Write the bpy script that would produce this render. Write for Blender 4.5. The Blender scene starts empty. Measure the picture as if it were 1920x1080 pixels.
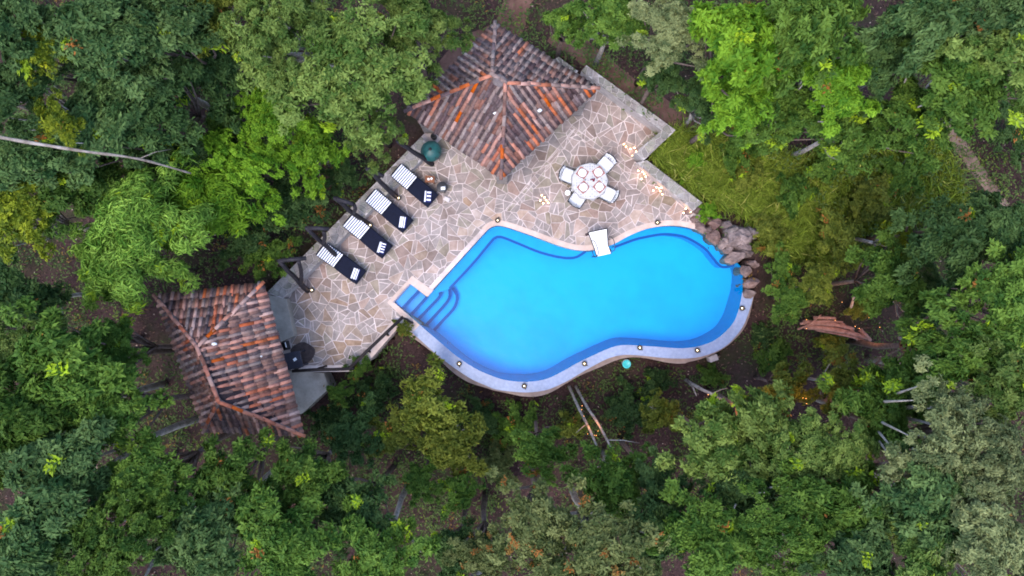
import bpy, bmesh, math, random
import numpy as np
from mathutils import Vector, Matrix, Euler, noise as mnoise

random.seed(7)
rad = math.radians
sc = bpy.context.scene
COL = sc.collection

# ------------------------------------------------------------------ camera, sky, sun, exposure
H = 25.0                      # drone height above the pool deck
FPX = 1250.0                  # focal length in photograph pixels (1920 wide)
cam_d = bpy.data.cameras.new('camera')
cam = bpy.data.objects.new('camera', cam_d)
COL.objects.link(cam)
cam.location = (0, 0, H)
cam.rotation_euler = (0, 0, 0)
cam_d.sensor_width = 36.0
cam_d.lens = 36.0 * FPX / 1920.0
cam_d.clip_end = 500
sc.camera = cam

SUN_EL, SUN_AZ = rad(68), rad(215)     # soft high light from below left of the picture
world = bpy.data.worlds.new('World')
sc.world = world
world.use_nodes = True
wn = world.node_tree.nodes
wl = world.node_tree.links
wn.clear()
wo = wn.new('ShaderNodeOutputWorld')
bg = wn.new('ShaderNodeBackground')
sky = wn.new('ShaderNodeTexSky')
sky.sky_type = 'NISHITA'
sky.sun_disc = False
sky.sun_elevation = SUN_EL
sky.sun_rotation = SUN_AZ
sky.air_density = 1.0
sky.dust_density = 1.8
sky.ozone_density = 1.0
bg.inputs['Strength'].default_value = 0.15
wl.new(sky.outputs[0], bg.inputs[0])
wl.new(bg.outputs[0], wo.inputs[0])

sun_d = bpy.data.lights.new('sun', 'SUN')
sun_d.energy = 0.55
sun_d.angle = rad(24)
sun_d.color = (1.0, 0.90, 0.80)
sun = bpy.data.objects.new('sun', sun_d)
COL.objects.link(sun)
sdir = Vector((math.sin(SUN_AZ) * math.cos(SUN_EL), math.cos(SUN_AZ) * math.cos(SUN_EL), math.sin(SUN_EL)))
sun.rotation_euler = sdir.to_track_quat('Z', 'Y').to_euler()
sun.location = (0, 0, 40)

sc.view_settings.view_transform = 'Standard'
sc.view_settings.look = 'None'
sc.view_settings.exposure = 1.88
sc.view_settings.gamma = 1.0
sc.view_settings.use_curve_mapping = False
sc.render.engine = 'CYCLES'
sc.cycles.max_bounces = 5
sc.cycles.diffuse_bounces = 2
sc.cycles.glossy_bounces = 2
sc.cycles.transmission_bounces = 4
sc.cycles.transparent_max_bounces = 8
sc.cycles.use_denoising = True
sc.cycles.sample_clamp_indirect = 4.0
sc.cycles.filter_width = 1.8

# ------------------------------------------------------------------ helpers
def P(px, py, z=0.0):
    """point at height z that the photograph shows at pixel (px, py)"""
    k = (H - z) / FPX
    return Vector(((px - 960.0) * k, (540.0 - py) * k, z))

def PL(pts, z=0.0):
    return [P(a, b, z) for a, b in pts]

def smooth01(a, b, t):
    t = max(0.0, min(1.0, (t - a) / (b - a)))
    return t * t * (3 - 2 * t)

def catmull(pts, n=6, closed=False):
    out = []
    m = len(pts)
    rng = range(m) if closed else range(m - 1)
    for i in rng:
        p0 = pts[(i - 1) % m] if (closed or i > 0) else pts[0]
        p1 = pts[i]; p2 = pts[(i + 1) % m]
        p3 = pts[(i + 2) % m] if (closed or i + 2 < m) else pts[-1]
        for k in range(n):
            t = k / n
            out.append(0.5 * ((2 * p1) + (p2 - p0) * t + (2 * p0 - 5 * p1 + 4 * p2 - p3) * t * t + (3 * p1 - p0 - 3 * p2 + p3) * t ** 3))
    if not closed:
        out.append(pts[-1].copy())
    return out

def resample(pts, n):
    d = [0.0]
    for a, b in zip(pts[:-1], pts[1:]):
        d.append(d[-1] + (b - a).length)
    out = []
    j = 0
    for i in range(n):
        t = d[-1] * i / (n - 1)
        while j < len(d) - 2 and d[j + 1] < t:
            j += 1
        f = 0 if d[j + 1] == d[j] else (t - d[j]) / (d[j + 1] - d[j])
        out.append(pts[j].lerp(pts[j + 1], f))
    return out

def in_poly(x, y, poly):
    c = False
    j = len(poly) - 1
    for i in range(len(poly)):
        xi, yi = poly[i][0], poly[i][1]; xj, yj = poly[j][0], poly[j][1]
        if (yi > y) != (yj > y) and x < (xj - xi) * (y - yi) / (yj - yi) + xi:
            c = not c
        j = i
    return c

def dist_poly(x, y, poly, closed=True):
    best = 1e9
    n = len(poly)
    for i in range(n if closed else n - 1):
        ax, ay = poly[i][0], poly[i][1]; bx, by = poly[(i + 1) % n][0], poly[(i + 1) % n][1]
        dx, dy = bx - ax, by - ay
        l2 = dx * dx + dy * dy
        t = 0 if l2 == 0 else max(0, min(1, ((x - ax) * dx + (y - ay) * dy) / l2))
        best = min(best, math.hypot(x - ax - t * dx, y - ay - t * dy))
    return best

def tag(o, label=None, cat=None, group=None, kind=None):
    if label: o['label'] = label
    if cat: o['category'] = cat
    if group: o['group'] = group
    if kind or label: o['kind'] = kind or 'thing'
    return o

def empty(name, loc=(0, 0, 0), rz=0.0):
    o = bpy.data.objects.new(name, None)
    o.empty_display_size = 0.2
    COL.objects.link(o)
    o.location = loc
    o.rotation_euler = (0, 0, rz)
    return o

class MB:
    """collects shapes and links them as one mesh object"""
    def __init__(s):
        s.v = []; s.f = []; s.m = []; s.mi = 0; s.sm = []
        s.smooth = False
    def add(s, vs, fs):
        o = len(s.v)
        s.v.extend(tuple(v) for v in vs)
        for f in fs:
            s.f.append([i + o for i in f]); s.m.append(s.mi); s.sm.append(s.smooth)
        return s
    def box(s, c, size, rot=None, taper=1.0, bev=0.0):
        hx, hy, hz = size[0] / 2, size[1] / 2, size[2] / 2
        M = (rot if rot is not None else Matrix.Identity(3))
        c = Vector(c)
        if bev > 0:
            b = min(bev, hx * .45, hy * .45, hz * .45)
            rings = [(-hz, b), (-hz + b, 0), (hz - b, 0), (hz, b)]
            vs = []
            for z, ins in rings:
                x, y = hx - ins, hy - ins
                k = min(b, x, y) * (1 if ins == 0 else .7)
                for (px_, py_) in ((-x + k, -y), (x - k, -y), (x, -y + k), (x, y - k), (x - k, y), (-x + k, y), (-x, y - k), (-x, -y + k)):
                    vs.append(M @ Vector((px_, py_, z)) + c)
            fs = [list(range(7, -1, -1)), list(range(24, 32))]
            for r in range(3):
                for i in range(8):
                    j = (i + 1) % 8
                    fs.append([r * 8 + i, r * 8 + j, r * 8 + 8 + j, r * 8 + 8 + i])
            return s.add(vs, fs)
        vs = []
        for z, t in ((-hz, 1.0), (hz, taper)):
            for x, y in ((-hx, -hy), (hx, -hy), (hx, hy), (-hx, hy)):
                vs.append(M @ Vector((x * t, y * t, z)) + c)
        return s.add(vs, [[3, 2, 1, 0], [4, 5, 6, 7], [0, 1, 5, 4], [1, 2, 6, 5], [2, 3, 7, 6], [3, 0, 4, 7]])
    def tube(s, pts, radii, n=8, cap=True):
        pts = [Vector(p) for p in pts]
        if not isinstance(radii, (list, tuple)):
            radii = [radii] * len(pts)
        vs = []; fs = []
        up = Vector((0.13, 0.27, 1)).normalized()
        prev = None
        for i, p in enumerate(pts):
            d = (pts[min(i + 1, len(pts) - 1)] - pts[max(i - 1, 0)])
            if d.length < 1e-9: d = Vector((0, 0, 1))
            d.normalize()
            a = d.cross(up if abs(d.dot(up)) < .95 else Vector((1, 0, 0))).normalized() if prev is None else (prev - d * prev.dot(d)).normalized()
            prev = a
            b = d.cross(a)
            for k in range(n):
                t = 2 * math.pi * k / n
                vs.append(p + (a * math.cos(t) + b * math.sin(t)) * radii[i])
        for i in range(len(pts) - 1):
            for k in range(n):
                j = (k + 1) % n
                fs.append([i * n + k, i * n + j, i * n + n + j, i * n + n + k])
        if cap:
            fs.append(list(range(n - 1, -1, -1)))
            fs.append([(len(pts) - 1) * n + k for k in range(n)])
        return s.add(vs, fs)
    def lathe(s, c, prof, n=20):
        c = Vector(c); vs = []; fs = []
        for r, z in prof:
            for k in range(n):
                t = 2 * math.pi * k / n
                vs.append(c + Vector((r * math.cos(t), r * math.sin(t), z)))
        m = len(prof)
        for i in range(m - 1):
            for k in range(n):
                j = (k + 1) % n
                fs.append([i * n + k, i * n + j, i * n + n + j, i * n + n + k])
        if prof[0][0] > 1e-6: fs.append(list(range(n - 1, -1, -1)))
        if prof[-1][0] > 1e-6: fs.append([(m - 1) * n + k for k in range(n)])
        return s.add(vs, fs)
    def prism(s, poly, z0, z1, inset=0.0):
        poly = [Vector((p[0], p[1], 0)) for p in poly]
        n = len(poly)
        c = sum(poly, Vector()) / n
        top = poly
        vs = [Vector((p.x, p.y, z0)) for p in poly]
        if inset > 0:
            vs += [Vector((p.x, p.y, z1 - inset * .7)) for p in poly]
            top = [p + (c - p).normalized() * inset for p in poly]
        vs += [Vector((p.x, p.y, z1)) for p in top]
        fs = []
        L = 3 if inset > 0 else 2
        for l in range(L - 1):
            for i in range(n):
                j = (i + 1) % n
                fs.append([l * n + i, l * n + j, l * n + n + j, l * n + n + i])
        fs.append([(L - 1) * n + i for i in range(n)])
        fs.append(list(range(n - 1, -1, -1)))
        return s.add(vs, fs)
    def ribbon(s, pts, w, th=0.0):
        n = len(pts); vs = []; fs = []
        for i, p in enumerate(pts):
            d = (pts[min(i + 1, n - 1)] - pts[max(i - 1, 0)]); d.z = 0; d.normalize()
            q = Vector((-d.y, d.x, 0)) * w / 2
            vs += [p + q, p - q]
        for i in range(n - 1):
            fs.append([2 * i, 2 * i + 1, 2 * i + 3, 2 * i + 2])
        return s.add(vs, fs)
    def build(s, name, mats, parent=None, off=None, fix=True):
        me = bpy.data.meshes.new(name)
        vs = s.v
        if off is not None:
            vs = [(a - off[0], b - off[1], c - off[2]) for a, b, c in vs]
        me.from_pydata(vs, [], s.f)
        if not isinstance(mats, (list, tuple)): mats = [mats]
        for m in mats: me.materials.append(m)
        me.polygons.foreach_set('material_index', s.m)
        me.polygons.foreach_set('use_smooth', s.sm)
        if fix:
            bm = bmesh.new(); bm.from_mesh(me)
            bmesh.ops.recalc_face_normals(bm, faces=bm.faces)
            bmesh.ops.triangulate(bm, faces=[f for f in bm.faces if len(f.verts) > 4])
            bm.to_mesh(me); bm.free()
        me.update()
        return link(name, me, parent)

def link(name, me, parent=None):
    o = bpy.data.objects.new(name, me)
    COL.objects.link(o)
    if parent is not None: o.parent = parent
    return o

# ------------------------------------------------------------------ materials
def mat(name, col, rough=0.8, spec=0.3, var=0.0, scale=6.0, bump=0.0, col2=None, metal=0.0, objvar=0.0, detail=6.0, bscale=None, dirt=0.0):
    m = bpy.data.materials.new(name); m.use_nodes = True
    nt = m.node_tree; N = nt.nodes; L = nt.links
    b = N['Principled BSDF']
    b.inputs['Roughness'].default_value = rough
    b.inputs['Specular IOR Level'].default_value = spec
    b.inputs['Metallic'].default_value = metal
    c = (*col, 1)
    if var == 0 and col2 is None and bump == 0 and objvar == 0:
        b.inputs['Base Color'].default_value = c
        return m
    tc = N.new('ShaderNodeNewGeometry')
    nz = N.new('ShaderNodeTexNoise'); nz.inputs['Scale'].default_value = scale; nz.inputs['Detail'].default_value = detail; nz.inputs['Roughness'].default_value = 0.65
    L.new(tc.outputs['Position'], nz.inputs['Vector'])
    if col2 is None:
        col2 = tuple(min(1, x * (1 + var)) for x in col); c = (*[x * (1 - var) for x in col], 1)
    rp = N.new('ShaderNodeValToRGB')
    rp.color_ramp.elements[0].position = .33; rp.color_ramp.elements[1].position = .68
    rp.color_ramp.elements[0].color = c; rp.color_ramp.elements[1].color = (*col2, 1)
    L.new(nz.outputs['Fac'], rp.inputs['Fac'])
    out = rp.outputs['Color']
    if objvar > 0:
        oi = N.new('ShaderNodeObjectInfo')
        mr = N.new('ShaderNodeMapRange'); mr.inputs['To Min'].default_value = 1 - objvar; mr.inputs['To Max'].default_value = 1 + objvar
        L.new(oi.outputs['Random'], mr.inputs['Value'])
        hs = N.new('ShaderNodeHueSaturation')
        L.new(mr.outputs['Result'], hs.inputs['Value']); L.new(out, hs.inputs['Color'])
        mh = N.new('ShaderNodeMath'); mh.operation = 'MULTIPLY_ADD'; mh.inputs[1].default_value = 13.7; mh.inputs[2].default_value = 0
        L.new(oi.outputs['Random'], mh.inputs[0])
        fr = N.new('ShaderNodeMath'); fr.operation = 'FRACT'; L.new(mh.outputs[0], fr.inputs[0])
        m2 = N.new('ShaderNodeMapRange'); m2.inputs['To Min'].default_value = .75; m2.inputs['To Max'].default_value = 1.25
        L.new(fr.outputs[0], m2.inputs['Value']); L.new(m2.outputs['Result'], hs.inputs['Saturation'])
        out = hs.outputs['Color']
    if dirt > 0:       # stains and damp patches that wander across the surface
        nd = N.new('ShaderNodeTexNoise'); nd.inputs['Scale'].default_value = .75; nd.inputs['Detail'].default_value = 9; nd.inputs['Roughness'].default_value = .72
        L.new(tc.outputs['Position'], nd.inputs['Vector'])
        rd = N.new('ShaderNodeValToRGB'); rd.color_ramp.elements[0].position = .36; rd.color_ramp.elements[1].position = .60
        lo = 1 - dirt; rd.color_ramp.elements[0].color = (lo, lo * .97, lo * .93, 1); rd.color_ramp.elements[1].color = (1, 1, 1, 1)
        L.new(nd.outputs['Fac'], rd.inputs['Fac'])
        md = N.new('ShaderNodeMix'); md.data_type = 'RGBA'; md.blend_type = 'MULTIPLY'; md.inputs['Factor'].default_value = 1
        L.new(out, md.inputs['A']); L.new(rd.outputs[0], md.inputs['B']); out = md.outputs['Result']
    L.new(out, b.inputs['Base Color'])
    if bump > 0:
        n2 = N.new('ShaderNodeTexNoise'); n2.inputs['Scale'].default_value = bscale or scale * 4; n2.inputs['Detail'].default_value = 6
        L.new(tc.outputs['Position'], n2.inputs['Vector'])
        bp = N.new('ShaderNodeBump'); bp.inputs['Strength'].default_value = min(1, bump); bp.inputs['Distance'].default_value = .03
        L.new(n2.outputs['Fac'], bp.inputs['Height']); L.new(bp.outputs[0], b.inputs['Normal'])
    return m

def emit(name, col, strength):
    m = bpy.data.materials.new(name); m.use_nodes = True
    b = m.node_tree.nodes['Principled BSDF']
    b.inputs['Base Color'].default_value = (.8, .6, .4, 1)
    b.inputs['Emission Color'].default_value = (*col, 1)
    b.inputs['Emission Strength'].default_value = strength
    return m

def leaf_mat(name, a, b_, young=(.32, .46, .02), old=None, trans=.28):
    m = bpy.data.materials.new(name); m.use_nodes = True
    nt = m.node_tree; N = nt.nodes; L = nt.links
    b = N['Principled BSDF']; b.inputs['Roughness'].default_value = .6; b.inputs['Specular IOR Level'].default_value = .12
    at = N.new('ShaderNodeAttribute'); at.attribute_name = 'tint'
    sp = N.new('ShaderNodeSeparateColor'); L.new(at.outputs['Color'], sp.inputs[0])
    mx = N.new('ShaderNodeMix'); mx.data_type = 'RGBA'
    mx.inputs['A'].default_value = (*a, 1); mx.inputs['B'].default_value = (*b_, 1)
    L.new(sp.outputs[0], mx.inputs['Factor'])
    my = N.new('ShaderNodeMix'); my.data_type = 'RGBA'
    L.new(sp.outputs[1], my.inputs['Factor']); L.new(mx.outputs['Result'], my.inputs['A']); my.inputs['B'].default_value = (*young, 1)
    mo = N.new('ShaderNodeMix'); mo.data_type = 'RGBA'
    L.new(sp.outputs[2], mo.inputs['Factor']); L.new(my.outputs['Result'], mo.inputs['A']); mo.inputs['B'].default_value = (*(old or (.30, .12, .03)), 1)
    oi = N.new('ShaderNodeObjectInfo')
    hs = N.new('ShaderNodeHueSaturation')
    mr = N.new('ShaderNodeMapRange'); mr.inputs['To Min'].default_value = .82; mr.inputs['To Max'].default_value = 1.2
    L.new(oi.outputs['Random'], mr.inputs['Value']); L.new(mr.outputs['Result'], hs.inputs['Value'])
    L.new(mo.outputs['Result'], hs.inputs['Color'])
    L.new(hs.outputs[0], b.inputs['Base Color'])
    tr = N.new('ShaderNodeBsdfTranslucent'); L.new(hs.outputs[0], tr.inputs['Color'])
    ms = N.new('ShaderNodeMixShader'); ms.inputs[0].default_value = trans
    L.new(b.outputs[0], ms.inputs[1]); L.new(tr.outputs[0], ms.inputs[2])
    L.new(ms.outputs[0], N['Material Output'].inputs['Surface'])
    return m

M = {}
M['grout'] = mat('pale_mortar', (0.475, 0.395, 0.382), .9, .2, 0, 2.2, .2, (0.737, 0.629, 0.619), dirt=.34)
STONES = [mat('flagstone_grey', (0.205, 0.168, 0.159), .85, .25, .0, 3.5, .35, (0.328, 0.271, 0.252), objvar=.13, dirt=.34),
          mat('flagstone_pink', (0.243, 0.180, 0.159), .85, .25, .0, 4.0, .35, (0.357, 0.271, 0.242), objvar=.13, dirt=.34),
          mat('flagstone_olive', (0.213, 0.179, 0.142), .85, .25, .0, 3.0, .35, (0.319, 0.265, 0.214), objvar=.13, dirt=.34),
          mat('flagstone_brown', (0.198, 0.155, 0.140), .85, .25, .0, 4.0, .35, (0.304, 0.237, 0.214), objvar=.13, dirt=.34)]
STONES_PALE = [mat('flagstone_sand', (0.381, 0.285, 0.237), .8, .25, .0, 3.0, .25, (0.488, 0.381, 0.319), objvar=.08, dirt=.34),
               mat('flagstone_rose', (0.341, 0.261, 0.229), .8, .25, .0, 3.0, .25, (0.431, 0.339, 0.302), objvar=.08, dirt=.34)]
STONES_TAN = [mat('flagstone_tan', (0.260, 0.186, 0.142), .85, .25, .0, 3.0, .3, (0.360, 0.270, 0.211), objvar=.12, dirt=.34),
              mat('flagstone_clay', (0.237, 0.176, 0.142), .85, .25, .0, 3.0, .3, (0.337, 0.255, 0.211), objvar=.12, dirt=.34)]
M['coping'] = mat('sandy_coping', (0.496, 0.372, 0.328), .8, .25, .0, 2.0, .2, (0.627, 0.498, 0.445), dirt=.22)
WALLST = [mat('wall_stone_grey', (0.218, 0.193, 0.188), .9, .2, 0, 5, .5, (0.369, 0.332, 0.317), objvar=.2, dirt=.34),
          mat('wall_stone_moss', (0.192, 0.185, 0.158), .9, .2, 0, 5, .5, (0.335, 0.308, 0.271), objvar=.2, dirt=.34)]
M['wallmortar'] = mat('wall_mortar', (0.389, 0.354, 0.349), .9, .2, .2, 4, .4)
M['concrete'] = mat('concrete', (0.254, 0.231, 0.209), .9, .2, 0, 2.2, .3, (0.378, 0.348, 0.315), dirt=.3)
M['rim'] = mat('rim_mosaic', (.20, .25, .39), .35, .4, 0, 9, .1, (.275, .33, .48), bscale=60, dirt=.16)
M['rimside'] = mat('rim_render', (.2, .15, .135), .85, .2, .25, 3, .2)
M['timber'] = mat('dark_timber', (.018, .016, .022), .7, .3, .5, 6, .4)
M['rail'] = mat('rail_timber', (.012, .008, .009), .7, .3, .4, 6, .3)
M['trunk'] = mat('bark', (.075, .05, .042), .9, .2, 0, 8, .8, (.17, .125, .11))
M['palebark'] = mat('pale_bark', (.16, .14, .12), .9, .2, 0, 6, .8, (.40, .36, .33))
M['ground'] = None

# leaf colours: (dark leaf, light leaf)
LEAF = {
 'dark': leaf_mat('leaf_dark', (0.020, 0.053, 0.015), (0.082, 0.141, 0.038)),
 'bluegreen': leaf_mat('leaf_bluegreen', (0.024, 0.066, 0.019), (0.136, 0.214, 0.064)),
 'mid': leaf_mat('leaf_mid', (0.024, 0.069, 0.010), (0.143, 0.239, 0.036)),
 'bright': leaf_mat('leaf_bright', (0.044, 0.132, 0.008), (0.224, 0.391, 0.028)),
 'sage': leaf_mat('leaf_sage', (0.038, 0.088, 0.014), (0.211, 0.284, 0.065)),
 'grey': leaf_mat('leaf_grey', (0.061, 0.091, 0.034), (0.286, 0.315, 0.130)),
 'olive': leaf_mat('leaf_olive', (0.046, 0.071, 0.009), (0.224, 0.252, 0.038)),
 'pale': leaf_mat('leaf_pale', (0.094, 0.212, 0.024), (0.360, 0.564, 0.094)),
 'yellow': leaf_mat('leaf_yellow', (.050, .092, .010), (.28, .32, .020), (.42, .42, .02)),
 'rust': leaf_mat('leaf_rust', (0.044, 0.069, 0.018), (0.197, 0.220, 0.075), (0.354, 0.189, 0.050)),
 'grass': leaf_mat('grass_blade', (0.116, 0.189, 0.022), (0.367, 0.466, 0.070), (0.544, 0.554, 0.160)),
 'under': leaf_mat('undergrowth_leaf', (.026, .058, .014), (.105, .15, .040), (0.136, 0.189, 0.030)),
 'litter': leaf_mat('dead_leaf', (.060, .032, .026), (.17, .098, .075), (.32, .24, .19), trans=.1),
}

# ------------------------------------------------------------------ outlines read from the photograph
POOL_UP = [(770, 533), (800, 556), (910, 435), (919, 427), (930, 423), (942, 424), (960, 429), (1000, 443), (1040, 458), (1070, 467),
           (1095, 470), (1122, 467), (1150, 458), (1180, 442), (1210, 430), (1240, 424), (1270, 423.5), (1300, 429), (1324, 439), (1348, 458),
           (1368, 475), (1378, 490), (1388, 500), (1393, 523), (1392, 549)]
POOL_LOW = [(1392, 549), (1386, 578), (1374, 607), (1345, 635), (1315, 648), (1284, 653), (1254, 652), (1215, 649), (1172, 647), (1148, 651),
            (1113, 666), (1080, 682), (1061, 693), (1026, 710), (990, 716), (955, 714), (928, 707), (893, 692), (859, 670), (831, 647), (787, 609)]
RIM_OUT = [(1414, 552), (1406, 580), (1394, 611), (1376, 635), (1355, 653), (1325, 666), (1294, 672), (1254, 672), (1223, 669), (1192, 666), (1166, 666),
           (1141, 672), (1111, 687), (1080, 705), (1061, 716), (1026, 731), (990, 736), (955, 734), (928, 730), (911, 723), (884, 711), (849, 688), (813, 660), (773, 624)]
FLOOR_LOW = [(1372, 500), (1371, 535), (1364, 563), (1355, 590), (1340, 613), (1315, 629), (1294, 637), (1264, 640), (1233, 638), (1203, 635), (1172, 633), (1148, 634),
             (1121, 644), (1091, 658), (1060, 673), (1026, 693), (999, 700), (972, 701), (937, 698), (910, 688), (884, 674), (857, 653), (836, 635), (814, 617)]
BENCH_A = [(843, 541), (887, 494), (920, 454), (930, 445), (942, 445), (970, 456), (1012, 473), (1053, 483), (1078, 483), (1093, 475), (1098, 471)]
BENCH_B = [(1153, 463), (1172, 456), (1195, 448), (1236, 440), (1261, 440), (1288, 446), (1320, 465), (1336, 483), (1349, 498), (1359, 501), (1376, 497)]

WATER_Z = -0.045
FLOOR_Z = -1.2
up = PL(POOL_UP[:2]) + catmull(PL(POOL_UP[2:]), 4)
low = catmull(PL(POOL_LOW), 4)
pool_outline = [P(743, 567)] + up + low[1:]
rim_out = catmull(PL(RIM_OUT), 4)

DECK_OUT = [(500, 549), (800, 246), (925, 118), (1046, 112), (1252, 252), (1188, 300), (1312, 400), (1322, 436)]
DECK_LOWL = [(787, 609), (773, 624), (760, 617), (749, 604), (690, 674), (662, 697), (548, 697), (520, 652)]
deck_poly = PL(DECK_OUT) + [p for p in reversed(up) if p.x < P(1318, 0).x] + [P(739, 567)] + PL(DECK_LOWL)

# ------------------------------------------------------------------ ground
solid_polys = [deck_poly, pool_outline + [], [p for p in low] + [p for p in reversed(rim_out)]]
def footprint(x, y):
    return any(in_poly(x, y, q) for q in solid_polys)

def dug(x, y):
    return footprint(x, y) or dist_poly(x, y, pool_outline) < .32

def gz(x, y):
    """height of the natural ground"""
    g = -0.30 - 1.15 * smooth01(-0.5, -4.5, y) - 0.5 * smooth01(7, 11, x) * (1 - smooth01(-0.5, -4.5, y))
    g += 0.25 * mnoise.noise(Vector((x * .22, y * .22, 3.1))) + 0.07 * mnoise.noise(Vector((x * .9, y * .9, 1.7)))
    q = P(1412, 480)
    g += .55 * math.exp(-((x - q.x) ** 2 + (y - q.y) ** 2) / 1.6)
    return g

def ground_material():
    m = bpy.data.materials.new('forest_soil'); m.use_nodes = True
    nt = m.node_tree; N = nt.nodes; L = nt.links
    b = N['Principled BSDF']; b.inputs['Roughness'].default_value = .95; b.inputs['Specular IOR Level'].default_value = .1
    g = N.new('ShaderNodeNewGeometry')
    n1 = N.new('ShaderNodeTexNoise'); n1.inputs['Scale'].default_value = .5; n1.inputs['Detail'].default_value = 8; n1.inputs['Roughness'].default_value = .7
    n2 = N.new('ShaderNodeTexNoise'); n2.inputs['Scale'].default_value = 9; n2.inputs['Detail'].default_value = 8; n2.inputs['Roughness'].default_value = .75
    for n in (n1, n2): L.new(g.outputs['Position'], n.inputs['Vector'])
    r1 = N.new('ShaderNodeValToRGB'); e = r1.color_ramp.elements
    e[0].position = .35; e[0].color = (.020, .012, .012, 1); e[1].position = .72; e[1].color = (.075, .042, .040, 1)
    L.new(n2.outputs['Fac'], r1.inputs['Fac'])
    r2 = N.new('ShaderNodeValToRGB'); e = r2.color_ramp.elements
    e[0].position = .48; e[0].color = (0, 0, 0, 1); e[1].position = .70; e[1].color = (.7, .7, .7, 1)
    L.new(n1.outputs['Fac'], r2.inputs['Fac'])
    mx = N.new('ShaderNodeMix'); mx.data_type = 'RGBA'; mx.inputs['B'].default_value = (.030, .042, .014, 1)
    L.new(r2.outputs['Color'], mx.inputs['Factor']); L.new(r1.outputs['Color'], mx.inputs['A'])
    L.new(mx.outputs['Result'], b.inputs['Base Color'])
    bp = N.new('ShaderNodeBump'); bp.inputs['Strength'].default_value = .8; bp.inputs['Distance'].default_value = .06
    L.new(n2.outputs['Fac'], bp.inputs['Height']); L.new(bp.outputs[0], b.inputs['Normal'])
    return m
M['ground'] = ground_material()

def build_ground():
    xs = [-120, -80, -55, -40, -32] + list(np.arange(-27, 27.01, .3)) + [32, 40, 55, 80, 120]
    ys = [-90, -60, -40, -28, -21] + list(np.arange(-17, 17.01, .3)) + [21, 28, 40, 60, 90]
    vs = []; fs = []
    for y in ys:
        for x in xs:
            z = gz(x, y)
            if abs(x) < 13 and abs(y) < 11 and dug(x, y): z = -2.8
            vs.append((x, y, z))
    nx = len(xs)
    for j in range(len(ys) - 1):
        for i in range(nx - 1):
            fs.append([j * nx + i, j * nx + i + 1, j * nx + nx + i + 1, j * nx + nx + i])
    mb = MB(); mb.smooth = True; mb.add(vs, fs)
    return tag(mb.build('ground', M['ground'], fix=False), kind='structure')
build_ground()

def ground_strip(name, pix, w, material, z0=.035):
    pts = catmull([P(a, b, -.35) for a, b in pix], 8)
    mb = MB(); mb.smooth = True
    n = len(pts); vs = []; fs = []
    K = 7
    for i, p in enumerate(pts):
        d = (pts[min(i + 1, n - 1)] - pts[max(i - 1, 0)]); d.z = 0; d.normalize()
        q = Vector((-d.y, d.x, 0))
        for k in range(K):
            t = (k / (K - 1) - .5) * w * (1 + .35 * mnoise.noise(p * 1.1 + Vector((k // 4 * 7, 0, 0))))
            c = p + q * t
            edge = abs(k / (K - 1) - .5) * 2
            vs.append((c.x, c.y, gz(c.x, c.y) + z0 - .12 * edge ** 4))
    for i in range(n - 1):
        for k in range(K - 1):
            fs.append([i * K + k, i * K + k + 1, (i + 1) * K + k + 1, (i + 1) * K + k])
    mb.add(vs, fs)
    return tag(mb.build(name, material), kind='structure')
M['dirt'] = mat('trodden_earth', (.13, .085, .068), .95, .1, 0, 3, .5, (.25, .175, .145))
M['reddirt'] = mat('red_earth', (.085, .045, .035), .95, .1, 0, 3, .5, (.15, .085, .068))
ground_strip('path', [(1760, 190), (1800, 245), (1845, 310), (1892, 380), (1930, 450)], .8, M['dirt'], .02)
ground_strip('path', [(990, -60), (968, 10), (945, 60), (880, 100), (830, 150)], 1.5, M['reddirt'])
ground_strip('path', [(1040, 60), (1100, 105), (1180, 165), (1250, 215), (1330, 262)], 1.3, M['reddirt'], .03)

# ------------------------------------------------------------------ pool
def pool_floor_mat():
    m = bpy.data.materials.new('pool_plaster'); m.use_nodes = True
    nt = m.node_tree; N = nt.nodes; L = nt.links
    b = N['Principled BSDF']; b.inputs['Roughness'].default_value = .8; b.inputs['Specular IOR Level'].default_value = 0
    g = N.new('ShaderNodeNewGeometry')
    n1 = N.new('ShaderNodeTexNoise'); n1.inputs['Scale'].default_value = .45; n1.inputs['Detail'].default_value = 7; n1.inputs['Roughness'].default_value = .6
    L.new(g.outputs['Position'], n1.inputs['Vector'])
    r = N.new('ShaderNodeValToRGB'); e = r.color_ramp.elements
    e[0].position = .33; e[0].color = (.0, .315, .72, 1); e[1].position = .56; e[1].color = (.0, .365, .78, 1)  # faint darker mottling painted in for tree reflections
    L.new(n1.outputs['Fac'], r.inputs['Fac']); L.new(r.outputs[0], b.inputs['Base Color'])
    return m
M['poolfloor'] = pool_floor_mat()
M['poolwall'] = mat('pool_wall_tile', (.0, .25, .47), .8, 0, 0, 5, 0, (.0, .28, .53))
M['poolstep'] = mat('pool_step_plaster', (.0, .27, .66), .8, 0, 0, 2, 0, (.0, .33, .74))
M['poolstep2'] = mat('pool_top_step_plaster', (.07, .27, .62), .8, 0, 0, 2, 0, (.12, .31, .70))
M['nosing'] = mat('pool_nosing_tile', (.0, .07, .26), .8, 0, 0, 8, 0, (.0, .075, .28))

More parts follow.
